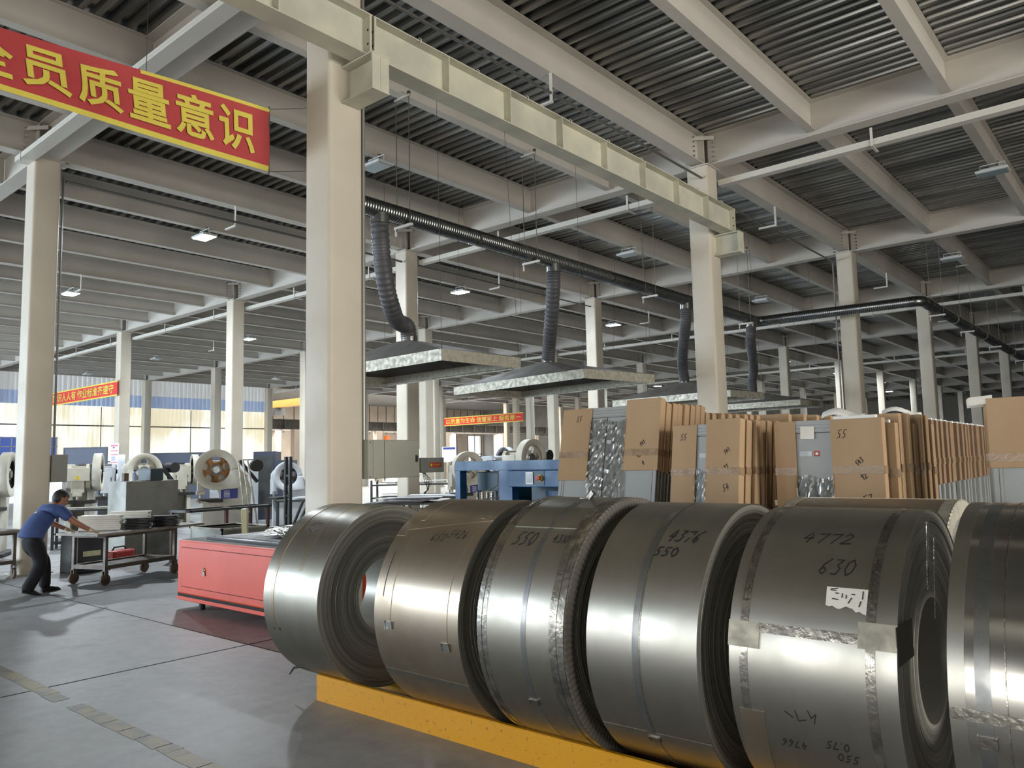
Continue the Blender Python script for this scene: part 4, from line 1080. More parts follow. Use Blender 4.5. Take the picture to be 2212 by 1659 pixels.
def stack(proto, n, x, y_, dx, dy, lean, rz, lab, group, jit=0.01, first=None, back=None, seed=0, alt=None):
    rr = random.Random(seed); tree = {}
    for k in range(n):
        if k == 0 and first is not None: o = first
        else:
            src = (alt if alt is not None and k % 3 == 1 else (back or proto))
            o = copy_tree(src)
        place(o, x+dx*k+rr.uniform(-jit, jit), y_+dy*k, rz+rr.uniform(-0.35, 0.35), lean+rr.uniform(-0.15, 0.15),
              lab[0] if k == 0 else '%s, %s from the front' % (lab[1], ORD[k]), group)
G1 = door_proto(0.97, 2.08, 1, 0.30, 0.32, 1.44, 1.52, two_leaf=True, filmz=(0.7, 1.96), rtop=0.05, notes=[('55', 0.14, 1.96, 0.05, 0), ('4', 0.85, 1.56, 0.04, 30), ('93', 0.80, 1.62, 0.03, 40), ('543', 0.82, 1.72, 0.03, 40)])
G1b = door_proto(0.97, 2.06, 2, 0.30, 0.32, 1.44, 1.50, rtop=0.03)
G1c = door_proto(0.90, 2.00, 3, 0.30, 0.32, 1.40, 1.46, rtop=0.02)
LE = 11.5
b0 = 1.15-2.06*math.sin(R(LE))
stack(G1, 8, 1.89, b0, 0.0, 0.10, LE, 0, ('grey two-leaf door under loose plastic film, front of the left tall stack', 'cardboard-edged grey door in the left tall stack'), 'wrapped doors in the left tall stack', first=G1, back=G1b, seed=1)
stack(G1b, 8, 1.93, b0+0.9, 0.02, 0.12, 10, 0, ('grey door with cardboard edges heading the middle of the left stack', 'cardboard-edged grey door in the middle of the left stack'), 'wrapped doors behind the left tall stack', back=G1c, seed=2)
stack(G1c, 6, 2.25, b0+2.15, 0.05, 0.26, 8, 0, ('grey door with cardboard edges heading the rear of the left stack', 'cardboard-edged grey door at the rear of the left stack'), 'wrapped doors at the rear of the left stack', back=G1c, seed=3)
G2 = door_proto(0.56, 1.86, 4, 0.205, 0.27, 1.18, 1.19, filmz=(1.2, 1.5), rtop=0.035, notes=[('55', 0.06, 1.74, 0.05, 0), ('54', 0.45, 1.34, 0.05, 20), ('93', 0.46, 1.50, 0.035, 35), ('543', 0.46, 1.62, 0.03, 40)], paper=[(0.2, 0.31, 1.20, 1.26, 15)], sticker=True)
G2b = door_proto(0.56, 1.86, 5, 0.2, 0.27, 1.2, 1.2, rtop=0.025)
stack(G2, 6, 3.02, 1.05-1.8*math.sin(R(8.5)), 0.012, 0.10, 8.5, -4, ('narrow grey door with torn film between two cardboard sheets, front of the middle short stack', 'cardboard-edged narrow door in the middle short stack'), 'wrapped doors in the middle short stack', first=G2, back=G2b, seed=4)
G3 = door_proto(0.73, 1.835, 6, 0.145, 0.335, 0.95, 0.98, sticker=True, filmz=(1.0, 1.43), rtop=0.0, notes=[('55', 0.44, 1.70, 0.06, 0), ('53', 0.60, 1.22, 0.07, 20), ('92', 0.60, 1.40, 0.04, 35), ('543', 0.57, 1.50, 0.035, 40)], paper=[(0.12, 0.22, 1.71, 1.80, 2), (0.14, 0.25, 1.21, 1.25, -8)])
G3b = door_proto(0.76, 1.84, 7, 0.15, 0.33, 0.95, 0.98, rtop=0.03)
G3c = door_proto(0.76, 1.80, 8, 0.15, 0.33, 0.95, 1.0, rtop=0.0)
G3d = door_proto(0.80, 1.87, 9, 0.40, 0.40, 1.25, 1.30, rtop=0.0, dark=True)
stack(G3, 8, 3.80, 1.16, 0.012, 0.135, 1.0, 0, ('grey door with red sticker between cardboard sheets, front of the right stack', 'cardboard-edged grey door in the right stack'), 'wrapped doors in the front of the right stack', first=G3, back=G3b, alt=G3c, seed=5)
stack(G3d, 20, 3.66, 2.32, -0.006, 0.215, 1.2, 0, ('grey door in shade-toned cardboard heading the dim rear of the right stack', 'shade-toned cardboard-wrapped grey door in the dim rear of the right stack'), 'wrapped doors in the dim rear of the right stack', back=G3d, jit=0.02, seed=6)
G4 = door_proto(0.95, 1.93, 10, 0.62, 0.2, 1.475, 1.475, filmz=(0.6, 1.45), ltop=0.01, paper=[(0.02, 0.16, 1.90, 1.955, -4)])
stack(G4, 5, 5.14, 1.40, -0.02, 0.095, 3.0, 0, ('tall grey door under a cardboard cap at the right edge of the view', 'cardboard-capped grey door at the right edge of the view'), 'wrapped doors at the right edge', first=G4, back=G4, jit=0.006, seed=7)
for o in (G1b, G1c, G2b, G3b, G3c, G3d):
    for c_ in [q for q in bpy.data.objects if q.parent is o]:
        for d_ in [q for q in bpy.data.objects if q.parent is c_]: bpy.data.objects.remove(d_)
        bpy.data.objects.remove(c_)
    bpy.data.objects.remove(o)
for (x, y_, z, w_, l_, lab) in ((3.95, 1.75, 1.875, 0.30, 0.2, 'folded white foam sheet lying on top of the right door stack'), (4.28, 2.2, 1.90, 0.28, 0.1, 'white foam strip lying across the rear tops of the right door stack')):
    o = MB().grid(lambda u, v: Vector((u*w_, v*l_, 0.03*math.sin(u*5)+0.02*math.sin(v*4))), 8, 6).build('foam_sheet', foam, smooth=SM, wn=False)
    o.location = (x, y_, z); o.rotation_euler = (R(20), 0, R(8)); tag(o, lab, 'packaging')
    so = o.modifiers.new('thick', 'SOLIDIFY'); so.thickness = 0.004

# ================================================================== RED MACHINE BED AND SCRAP
t = thing('red_machine_bed', 'long red enamelled machine bed with a dark top beside the coils', 'machine', (-2.81, -0.10, 0.0))
W_, D_, Z0, Z1 = 2.35, 0.98, 0.085, 0.775
MB().box(0, W_, 0.0, D_, Z0+0.085, Z1).build('casing', redp, t, bevel=0.018)
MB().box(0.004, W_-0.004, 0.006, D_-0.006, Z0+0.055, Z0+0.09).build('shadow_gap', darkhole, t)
MB().prism([(0.0, Z0+0.058), (0.0, Z0+0.02), (0.05, Z0), (D_-0.05, Z0), (D_, Z0+0.02), (D_, Z0+0.058)], 'x', 0, W_).build('plinth', redp, t)
dr = MB().box(0.10, 2.0, -0.004, 0.0, 0.26, 0.69).build('door_panel', redp, t, bevel=0.002)
gp = MB()
for (a, b, c_, d) in ((0.093, 2.007, 0.252, 0.258), (0.093, 2.007, 0.692, 0.698), (0.093, 0.099, 0.252, 0.698)): gp.box(a, b, -0.0008, 0.0, c_, d)
gp.build('door_gap', darkhole, t)
MB().lathe([(0, 0.022), (0.006, 0.022), (0.012, 0.012), (0.022, 0.009), (0.022, 0)], (0.62, -0.004, 0.47), (0, -1, 0), 14).box(0.600, 0.64, -0.014, -0.006, 0.415, 0.455).prism([(0.59, 0.41), (0.65, 0.41), (0.62, 0.50)], 'y', -0.016, -0.008).build('latch', strapm, dr)
MB().box(0.03, W_-0.02, 0.03, D_-0.02, Z1, Z1+0.004).build('cover_plate', galvdark, t)
MB().box(0.35, W_-0.02, 0.16, D_-0.05, Z1+0.004, Z1+0.032).build('black_bed_rail', blackgloss, t)
MB().box(0.42, W_-0.05, 0.24, D_-0.12, Z1+0.032, Z1+0.04).build('work_plate', steelgrey, t)
for (x, y_) in ((0.35, 0.12), (1.95, 0.12), (0.35, 0.86), (1.95, 0.86)): MB().cyl((x, y_, 0), (x, y_, Z0+0.01), 0.035, 12).build('foot', blackm, t)
sc = MB(); rr = random.Random(21)
for k in range(90):
    x, y_ = rr.uniform(1.0, 1.8), rr.uniform(0.40, 0.80); a = rr.uniform(-0.6, 1.2); L_ = rr.uniform(0.15, 0.5); z = rr.uniform(0.0, 0.10)*(1-abs(x-1.4)/0.9)
    b = rr.uniform(0.02, 0.10); wd = rr.uniform(0.004, 0.012); pts = []
    for q in range(5):
        u = q/4-0.5; pts.append((x+math.cos(a)*L_*u, y_+math.sin(a)*L_*u*0.7, Z1+0.045+z+b*(0.25-u*u)*2))
    for p_, n_ in zip(pts, pts[1:]):
        sc._add([(p_[0], p_[1]-wd, p_[2]), (n_[0], n_[1]-wd, n_[2]), (n_[0], n_[1]+wd, n_[2]+0.004), (p_[0], p_[1]+wd, p_[2]+0.004)], [(0, 1, 2, 3)])
so_ = sc.build('scrap_strips', scrapm, wn=False); so_.location = (-2.81, -0.1, 0); tag(so_, 'tangle of shiny metal offcut strips heaped on the red machine bed', 'scrap', None, 'stuff')
o = tag(MB().grid(lambda u, v: Vector((-1.55+0.62*u, 0.32+0.25*v, Z1+0.05+0.025*math.sin(u*4+v*3)+0.02*u)), 10, 6).build('rubber_sheet', steelgrey, smooth=SM, wn=False), 'crumpled dark sheet lying over the scrap on the red machine bed', 'sheet')
o.modifiers.new('thick', 'SOLIDIFY').thickness = 0.006
# ================================================================== TROLLEY WITH PROFILES
def trolley(lab, loc, rz, w_=0.62, L_=1.75, h=0.725, over=(0.10, 0.22), far=None):
    """long axis along local y; near end at y 0"""
    t = thing('work_trolley', lab, 'trolley', loc, rz)
    MB().box(-w_/2-over[0], w_/2+over[0], -over[1], L_+(far or over[1]), h-0.035, h).build('tabletop', cartlight, t, bevel=0.004)
    fr = MB()
    for x in (-w_/2, w_/2): fr.box(x-0.02, x+0.02, 0.0, L_, h-0.075, h-0.036)
    for y_ in (0.0, L_): fr.box(-w_/2, w_/2, y_-0.02, y_+0.02, h-0.075, h-0.036)
    fr.build('frame', cartm, t)
    for x in (-w_/2, w_/2):
        for y_ in (0.0, L_):
            MB().box(x-0.022, x+0.022, y_-0.022, y_+0.022, 0.20, h-0.036).build('leg', cartm, t)
            c_ = MB().box(x-0.03, x+0.03, y_-0.03, y_+0.03, 0.195, 0.203).box(x-0.03, x-0.022, y_-0.025, y_+0.03, 0.075, 0.197).box(x+0.022, x+0.03, y_-0.025, y_+0.03, 0.075, 0.197).build('caster_fork', cartm, t)
            MB().lathe([(-0.02, 0.0), (-0.02, 0.066), (-0.014, 0.078), (0.014, 0.078), (0.02, 0.066), (0.02, 0.0)], (x, y_, 0.078), (1, 0, 0), 20).build('caster_wheel', woodish, c_, smooth=SM)
    MB().box(-w_/2, w_/2, 0, L_, 0.235, 0.245).box(-w_/2-0.02, -w_/2+0.01, 0, L_, 0.215, 0.27).box(w_/2-0.01, w_/2+0.02, 0, L_, 0.215, 0.27).box(-w_/2, w_/2, -0.02, 0.01, 0.215, 0.27).box(-w_/2, w_/2, L_-0.01, L_+0.02, 0.215, 0.27).build('shelf', cartm, t)
    return t
CAX, CAY, CAR = -5.69, 0.06, R(17.5)
trolley('steel trolley loaded with white and black profiles, pushed by the worker', (CAX, CAY, 0), CAR, L_=1.22, far=0.5)
t2 = trolley('empty steel trolley at the left edge beside the left column', (-7.42, -0.58, 0), R(95), w_=0.48, L_=1.7, over=(0.05, 0.14))
def CP(x, y_, z): return Vector((CAX+x*math.cos(CAR)-y_*math.sin(CAR), CAY+x*math.sin(CAR)+y_*math.cos(CAR), z))
def profile(L_, kind):
    """long channel with rolled edges, along local x"""
    if kind == 'w':
        p = [(-0.07, 0.0), (-0.055, 0.0), (-0.05, 0.012), (0.05, 0.012), (0.055, 0.0), (0.07, 0.0), (0.075, 0.012), (0.066, 0.03), (0.05, 0.026), (-0.05, 0.026), (-0.066, 0.03), (-0.075, 0.012)]
        return MB().prism(p, 'x', 0, L_)
    p = [(-0.075, 0), (-0.02, 0.006), (0.02, 0.0), (0.07, 0.005), (0.07, 0.012), (0.02, 0.016), (-0.02, 0.020), (-0.075, 0.012)]
    return MB().prism(p, 'x', 0, L_)
pw = tag(profile(0.58, 'w').build('white_profile', whiteprof, smooth=R(30)), 'white profile', 'profile')
pb = tag(profile(0.36, 'b').build('black_profile', blackprof), 'black profile', 'profile')
usedp = {}
def putprof(src, x, y_, z, rz, lab, grp):
    o = src if src.name not in usedp else src.copy()
    if src.name in usedp: COL.objects.link(o)
    usedp[src.name] = 1
    o.location = CP(x, y_, z); o.rotation_euler = (0, 0, CAR+rz); o['label'] = lab; o['group'] = grp
rr = random.Random(5)
zt = 0.727
LV = ['lowest', 'second', 'third', 'fourth', 'fifth', 'sixth', 'top']
# the bundles lie along the trolley's length: local x of a profile along trolley y
for b_, (yc_, x_, n, nm) in enumerate(((0.16, -0.42, 7, 'front'), (0.60, -0.36, 8, 'rear'))):
    for k in range(n):
        putprof(pw, x_+rr.uniform(-0.012, 0.012), yc_+rr.uniform(-0.012, 0.012), zt+k*0.0305, R(29), 'white profile in the %s white bundle on the trolley, %s layer' % (nm, LV[min(k, 6)]), 'white profiles in the %s bundle' % nm)
    for k in range(8):
        putprof(pb, x_+0.545+rr.uniform(-0.01, 0.03), yc_+0.31+rr.uniform(-0.015, 0.03), zt+k*0.0215, R(29)+rr.uniform(-0.07, 0.07), 'black metal profile in the %s black pile on the trolley, layer %d from below' % (nm, k+1), 'black profiles in the %s pile' % nm)

# ================================================================== THE WORKER
PX, PY = -5.42, -0.66          # between the feet
FA = R(107)                    # walking direction, pushing the trolley
per = thing('person', 'person in a blue T-shirt and black trousers bending to push the loaded trolley', 'person', (PX, PY, 0), FA-PI/2)
# local frame: +y forward, +x the person's right
def skin(name, verts, edges, m, parent, sub=2, root=0):
    me = bpy.data.meshes.new(name)
    me.from_pydata([v[0] for v in verts], edges, [])
    o = bpy.data.objects.new(name, me); COL.objects.link(o); o.parent = parent
    md = o.modifiers.new('skin', 'SKIN'); md.use_smooth_shade = True
    sv = me.skin_vertices[0].data
    for k, v in enumerate(verts):
        sv[k].radius = (v[1], v[2] if len(v) > 2 else v[1])
    sv[root].use_root = True
    ss = o.modifiers.new('sub', 'SUBSURF'); ss.levels = sub; ss.render_levels = sub
    me.materials.append(m)
    return o
SHR, SHL = (0.18, 0.135, 1.075), (-0.18, 0.165, 1.085)
NECK, HEAD = (0.0, 0.19, 1.135), (0.01, 0.25, 1.215)
HR, HL = (0.42, 0.435, 0.785), (-0.14, 0.50, 0.785)
body = skin('body', [((0, -0.11, 0.80), .09, .08), ((0, -0.03, 0.90), .09, .07), ((0, 0.06, 1.00), .11, .07), ((0, 0.13, 1.08), .07, .05), (NECK, .055), ((0.005, 0.22, 1.18), .054),
                     (SHR, .048), ((0.30, 0.24, 0.92), .046), ((0.375, 0.36, 0.83), .034), (HR, .028),
                     (SHL, .048), ((-0.27, 0.26, 0.93), .046), ((-0.20, 0.40, 0.84), .034), (HL, .028),
                     ((0.09, -0.13, 0.72), .065), ((0.11, -0.06, 0.42), .056), ((0.10, -0.26, 0.11), .04),
                     ((-0.09, -0.12, 0.72), .065), ((-0.085, 0.13, 0.44), .056), ((-0.06, 0.12, 0.09), .04)],
            [(0, 1), (1, 2), (2, 3), (3, 4), (4, 5), (3, 6), (6, 7), (7, 8), (8, 9), (3, 10), (10, 11), (11, 12), (12, 13), (0, 14), (14, 15), (15, 16), (0, 17), (17, 18), (18, 19)], skinm, per)
# head: shaped from rings, facing forward and slightly down
def head():
    mb = MB()
    F = Euler((R(-28), 0, R(-14))).to_matrix().to_4x4(); F.translation = Vector(HEAD)
    rows = [(-0.115, .030, .035, .030), (-0.100, .046, .056, .034), (-0.07, .060, .076, .020), (-0.03, .070, .088, .006), (0.01, .074, .094, 0), (0.05, .075, .096, -.006), (0.085, .068, .086, -.010), (0.11, .048, .060, -.012), (0.122, .02, .025, -.012)]
    n = 20; vs = []
    for (z, a, b, oy) in rows:
        for k in range(n):
            t_ = 2*PI*k/n; x, y_ = a*math.cos(t_), b*math.sin(t_)+oy
            if 0.2 < k/n < 0.3:
                if -0.05 < z < 0.02: y_ += 0.016
                if z == -0.07: y_ += 0.006
            vs.append(F @ Vector((x, y_, z)))
    fs = [(r*n+k, r*n+(k+1) % n, (r+1)*n+(k+1) % n, (r+1)*n+k) for r in range(len(rows)-1) for k in range(n)]
    fs += [tuple(range(n))[::-1], tuple((len(rows)-1)*n+k for k in range(n))]
    mb._add(vs, fs)
    for s_ in (-1, 1): mb.tube([F @ Vector((s_*0.072, -0.005, -0.03)), F @ Vector((s_*0.082, -0.012, -0.005)), F @ Vector((s_*0.078, -0.012, 0.025))], [.008, .013, .009], 8)
    mb.tube([F @ Vector((0, .088, 0.012)), F @ Vector((0, .104, -0.022)), F @ Vector((0, .092, -0.032))], [.008, .014, .01], 8)
    return mb, F
hb, HF = head()
hd = hb.build('head', skinm, per, smooth=R(70))
for s_ in (-1, 1): MB().lathe([(-.004, 0.0), (0, .011), (.004, 0)], HF @ Vector((s_*0.03, 0.088, 0.012)), HF.to_3x3() @ Vector((0, 1, 0)), 10).build('eye', inkm, hd)
MB().tube([HF @ Vector((-.022, .083, -.062)), HF @ Vector((0, .09, -.060)), HF @ Vector((.022, .083, -.062))], .004, 6).build('mouth', redsign, hd)
hm = MB(); n = 24; rows = []; vs = []
for j_ in range(9):
    ph = R(-52+j_*17.7)
    for k in range(n):
        t_ = 2*PI*k/n; face = max(0, math.sin(t_))
        p_ = ph
        if math.sin(t_) > 0.25: p_ = max(ph, R(18)+0.0)
        elif abs(math.sin(t_)) <= 0.25: p_ = max(ph, R(-14))
        wob = 1+0.03*math.sin(k*5+j_*3)
        vs.append(HF @ Vector((0.084*math.cos(p_)*math.cos(t_)*wob, 0.104*math.cos(p_)*math.sin(t_)*wob-0.008, 0.022+0.118*math.sin(p_))))
hm._add(vs, [(j_*n+k, j_*n+(k+1) % n, (j_+1)*n+(k+1) % n, (j_+1)*n+k) for j_ in range(8) for k in range(n)])
hm.build('hair', hairm, per, smooth=R(80), wn=False)
skin('t_shirt', [((0, -0.145, 0.715), .185, .15), ((0, -0.14, 0.76), .18, .15), ((0, -0.09, 0.86), .175, .14), ((0, -0.01, 0.95), .178, .135), ((0, 0.07, 1.03), .17, .12), ((0, 0.125, 1.08), .115, .095), ((0, 0.16, 1.115), .068, .065),
                 (SHR, .082), ((0.245, 0.19, 0.99), .072), ((0.27, 0.21, 0.955), .068), (SHL, .082), ((-0.235, 0.215, 1.0), .072), ((-0.25, 0.23, 0.965), .068)],
     [(0, 1), (1, 2), (2, 3), (3, 4), (4, 5), (5, 6), (5, 7), (7, 8), (8, 9), (5, 10), (10, 11), (11, 12)], shirt, per)
skin('trousers', [((0, -0.13, 0.80), .155, .125), ((0, -0.135, 0.74), .165, .135), ((0.092, -0.13, 0.64), .108, .115), ((0.115, -0.065, 0.42), .088, .092), ((0.112, -0.16, 0.22), .078, .082), ((0.105, -0.265, 0.06), .074, .08),
                  ((-0.092, -0.12, 0.64), .108, .115), ((-0.092, 0.12, 0.43), .088, .092), ((-0.08, 0.13, 0.22), .078, .082), ((-0.065, 0.125, 0.045), .074, .08)],
     [(0, 1), (1, 2), (2, 3), (3, 4), (4, 5), (1, 6), (6, 7), (7, 8), (8, 9)], trouser, per, root=1)
lg = MB().lathe([(0, 0.022), (0.002, 0.0)], (-0.03, -0.065, 1.055), (0, -0.72, 0.69), 12).build('shirt_emblem', signwhite, [o for o in bpy.data.objects if o.name == 't_shirt'][0])
def shoe(x, y_, pitch_, yw, z=0.0):
    M_ = TR((x, y_, z), yw, pitch_)
    rows = [(-0.10, .028, .07), (-0.085, .038, .085), (-0.03, .04, .082), (0.05, .044, .068), (0.11, .048, .052), (0.16, .04, .04), (0.185, .02, .024)]
    mb = MB(); n = 12; vs = []
    for (yy, hw_, hh) in rows:
        for k in range(n):
            t_ = 2*PI*k/n; zz = hh/2+hh/2*math.sin(t_)
            vs.append(M_ @ Vector((hw_*math.cos(t_)*(1.0 if zz < hh*.6 else .85), yy, max(zz, 0.0))))
    fs = [(r*n+k, r*n+(k+1) % n, (r+1)*n+(k+1) % n, (r+1)*n+k) for r in range(len(rows)-1) for k in range(n)]
    fs += [tuple(range(n))[::-1], tuple((len(rows)-1)*n+k for k in range(n))]
    mb._add(vs, fs); s_ = mb.build('shoe', blackm, per, smooth=R(60))
    MB().prism([(-0.04, -0.105), (0.04, -0.105), (0.05, 0.1), (0.035, 0.18), (-0.035, 0.18), (-0.05, 0.1)], 'z', 0.0, 0.014, M_).build('sole', steelgrey, s_)
shoe(-0.06, 0.16, 0, R(6)); shoe(0.10, -0.22, R(-20), R(-6), 0.034)
def glove(px, py, pz, sgn):
    """palm gripping the table edge: fingers curl over the front edge, thumb on top"""
    g = MB()
    g.tube([(px, py-0.07, pz+0.05), (px, py-0.03, pz+0.035)], [.036, .040], 12)
    go = skin('work_glove', [((px, py-0.06, pz+0.045), .034), ((px, py-0.01, pz+0.022), .040, .026), ((px, py+0.035, pz+0.006), .042, .022)], [(0, 1), (1, 2)], glovem, per)
    for k, fl in enumerate((.062, .072, .068, .054)):
        x = px+(k-1.5)*0.021
        skin('finger', [((x, py+0.03, pz+0.008), .0105), ((x, py+0.03+fl*0.45, pz-0.002), .0098), ((x, py+0.03+fl*0.75, pz-0.018), .0092), ((x, py+0.03+fl*0.70, pz-0.038), .008)], [(0, 1), (1, 2), (2, 3)], glovem, go, sub=1)
    skin('thumb', [((px-sgn*0.030, py-0.01, pz+0.016), .013), ((px-sgn*0.052, py+0.02, pz+0.006), .0115), ((px-sgn*0.056, py+0.05, pz-0.004), .0095)], [(0, 1), (1, 2)], glovem, go, sub=1)
glove(HR[0], HR[1], HR[2]-0.02, 1); glove(HL[0], HL[1], HL[2]-0.02, -1)

# ================================================================== PRESSES AND WORKSHOP FURNITURE
def press(lab, loc, rz, paint, wheelm, motor=True, group='punch presses along the hall', sc_=1.0, sign=None, guard='disc'):
    """C-frame punch press: works towards local -y, flywheel on local +x"""
    t = thing('punch_press', lab, 'press', loc, rz, group)
    t.scale = (sc_, sc_, sc_)
    W2 = 0.19
    side = [(-0.30, 0.0), (0.62, 0.0), (0.62, 0.22), (0.66, 0.75), (0.68, 1.12), (0.58, 1.40), (0.34, 1.70), (0.16, 1.74), (-0.26, 1.74), (-0.32, 1.66), (-0.32, 1.22), (-0.18, 1.16), (0.02, 1.12), (0.06, 0.98), (0.02, 0.90), (-0.30, 0.88)]
    mb = MB()
    for s_ in (-1, 1): mb.prism(side, 'x', s_*W2-0.05, s_*W2+0.05)
    mb.box(-W2, W2, 0.3, 0.46, 0.1, 1.3).box(-W2, W2, -0.22, 0.2, 1.58, 1.70)
    mb.build('frame', paint, t, bevel=0.012)
    MB().box(-0.34, 0.34, -0.38, 0.10, 0.86, 0.93).build('bolster_table', ironm, t, bevel=0.006)
    MB().box(-0.42, 0.42, -0.42, 0.66, 0.0, 0.07).build('base', ironm, t, bevel=0.008)
    MB().box(-0.13, 0.13, -0.40, -0.26, 1.10, 1.46).box(-0.09, 0.09, -0.42, -0.24, 1.02, 1.10).cyl((0, -0.33, 0.95), (0, -0.33, 1.02), 0.03, 12).build('ram', paint, t, bevel=0.008)
    MB().box(-0.17, 0.17, -0.37, -0.33, 1.40, 1.64).build('crank_cover', paint, t, bevel=0.01)
    MB().cyl((-0.32, -0.05, 1.55), (0.42, -0.05, 1.55), 0.055, 16).build('crankshaft', ironm, t, smooth=SM)
    # flywheel with five round holes: rim, web with holes, hub
    cy, cz, RW = -0.05, 1.55, 0.36
    fw_ = MB()
    fw_.lathe([(0.30, RW), (0.40, RW), (0.40, RW-0.05), (0.30, RW-0.05)], (0, cy, cz), (1, 0, 0), 40, closed=True)
    # solid web with five round holes, sector by sector
    HR_, HC = 0.082, 0.215
    for q in range(5):
        a = 2*PI*q/5+0.3; hole, edge = [], []
        for k in range(20):
            ph = 2*PI*k/20; dx, dy = math.cos(ph), math.sin(ph); tt = HR_
            while True:
                X, Y = HC+dx*(tt+0.004), dy*(tt+0.004); rr_ = math.hypot(X, Y)
                if rr_ > RW-0.04 or rr_ < 0.105 or abs(math.atan2(Y, X)) > PI/5: break
                tt += 0.004
            hole.append((HC+dx*HR_, dy*HR_)); edge.append((HC+dx*tt, dy*tt))
        rot = lambda p_: (cy+p_[0]*math.cos(a)-p_[1]*math.sin(a), cz+p_[0]*math.sin(a)+p_[1]*math.cos(a))
        H2, E2 = [rot(p_) for p_ in hole], [rot(p_) for p_ in edge]
        vs = [(x,)+p_ for x in (0.34, 0.365) for L_2 in (H2, E2) for p_ in L_2]
        fs = []
        for k in range(20):
            k2 = (k+1) % 20
            fs += [(k, k2, 20+k2, 20+k), (40+k, 40+k2, 60+k2, 60+k), (k, k2, 40+k2, 40+k)]
        fw_._add(vs, fs)
    fw_.lathe([(0.32, 0.135), (0.372, 0.135), (0.372, 0.11), (0.32, 0.11)], (0, cy, cz), (1, 0, 0), 24, closed=True)
    fo = fw_.build('flywheel', wheelm, t, smooth=R(30))
    MB().lathe([(0.31, 0.0), (0.31, 0.115), (0.40, 0.115), (0.41, 0.075), (0.43, 0.07), (0.43, 0.0)], (0, cy, cz), (1, 0, 0), 20).build('hub', strapdark, fo, smooth=R(30))
    # teardrop guard around the wheel and belt
    outer, inner = [], []
    RO = RW+0.07
    if guard == 'disc':
        ta = R(-62)
        tip = (cy+0.62*math.cos(R(-38)), cz+0.62*math.sin(R(-38)))
        for k in range(49):
            th = 2*PI*k/48
            d_ = (th+R(38)+PI) % (2*PI)-PI
            if abs(d_) < R(48): r_ = min(RO/math.cos(max(-R(80), min(R(80), d_-math.copysign(R(48), d_)))), 0.62)
            else: r_ = RO
            outer.append((cy+r_*math.cos(th), cz+r_*math.sin(th))); inner.append((cy+(RW-0.09)*math.cos(th), cz+(RW-0.09)*math.sin(th)))
    else:
        for k in range(49):
            th = 2*PI*k/48
            if math.sin(th) < -0.05: r_ = min(RO/max(0.5, abs(math.cos(th))), RO*1.18)
            else: r_ = RO
            outer.append((cy+r_*math.cos(th), cz+r_*math.sin(th))); inner.append((cy+(RW-0.07)*math.cos(th), cz+(RW-0.07)*math.sin(th)))
    g = MB(); vs = []
    for x in (0.28, 0.445):
        for o_, i_ in zip(outer, inner): vs += [(x, o_[0], o_[1]), (x, i_[0], i_[1])]
    m = len(outer); fs = []
    for k in range(m-1):
        fs += [(2*m+2*k, 2*m+2*k+2, 2*m+2*k+3, 2*m+2*k+1), (2*k, 2*k+2, 2*m+2*k+2, 2*m+2*k)]
    g._add(vs, fs); go = g.build('flywheel_guard', paint, t, smooth=R(35)); so = go.modifiers.new('thick', 'SOLIDIFY'); so.thickness = 0.012
    if motor:
        MB().cyl((-0.16, 0.80, 1.62), (0.22, 0.80, 1.62), 0.13, 18).build('motor', blackm, t, smooth=R(35))
        MB().box(-0.12, 0.14, -0.03, 0.03, -0.30, 0.30, TR((0, 0.64, 1.50), 0, R(38))).build('motor_bracket', blackm, t)
    if sign == 'blue':
        s_ = MB().box(0.245, 0.249, 0.06, 0.40, 0.93, 1.15).build('instruction_plate', signblue, t)
        q = MB()
        for k in range(6): q.box(0.249, 0.2505, 0.12, 0.24, 0.96+k*0.025, 0.97+k*0.025)
        q.build('printed_lines', signwhite, s_)
    if sign == 'warn':
        b_ = MB().box(-0.24, 0.24, -0.46, -0.36, 1.36, 1.66).build('cover_box', paint, t, bevel=0.01)
        q = MB().prism([(-0.06, 1.40), (0.06, 1.40), (0, 1.50)], 'y', -0.464, -0.46).build('warning_triangle', signyel, b_)
        MB().prism([(-0.012, 1.415), (0.006, 1.44), (0.0, 1.445), (0.012, 1.47), (-0.008, 1.45), (0.0, 1.44)], 'y', -0.466, -0.464).build('warning_symbol', inkm, q)
    MB().box(-0.30, -0.24, -0.30, -0.10, 1.14, 1.34).build('control_box', presscool, t, bevel=0.006)
    return t
press('off-white press with an ochre flywheel in a teardrop guard, behind the red machine bed', (-9.75, 4.2, 0), R(-25), presswhite, orangewheel, sign='blue', group=None)
press('off-white press with an arched flywheel guard, above the tall sheet-steel screen', (-13.5, 4.2, 0), R(0), presswhite, presswhite, guard='arch', group=None)
press('off-white press facing the viewer with an open crank window, left of the ochre flywheel', (-15.2, 6.1, 0), R(70), presswhite, ironm, group=None)
press('white press with a yellow warning triangle on its cover, behind the worker', (-12.9, 2.62, 0), R(62), presswhite, brownwheel, sign='warn', group=None)
press('pale press with a lilac-lit cover between the warning-triangle press and the arched guard', (-14.6, 3.85, 0), R(66), presscool, brownwheel, sign=None, group=None)
press('small pale press seen just left of the front column', (-11.7, 7.15, 0), R(-12), presscool, ironm, sc_=0.86, motor=False, group=None)
press('dark worn press at the left edge beyond the empty trolley', (-11.35, 0.35, 0), R(60), presswhite, ironm, group=None)
press('off-white press with a blue plate left of the blue machine', (-7.0, 9.0, 0), R(-20), presswhite, presswhite, sc_=0.93, sign='blue', group=None)
press('off-white press whose flywheel rises above the left of the blue machine', (-8.0, 11.2, 0), R(75), presscool, ironm, sign='warn', group=None)
press('off-white press whose large flywheel stands above the right of the blue machine', (-5.4, 9.2, 0), R(0), presswhite, presswhite, guard='arch', group=None, sc_=1.05)

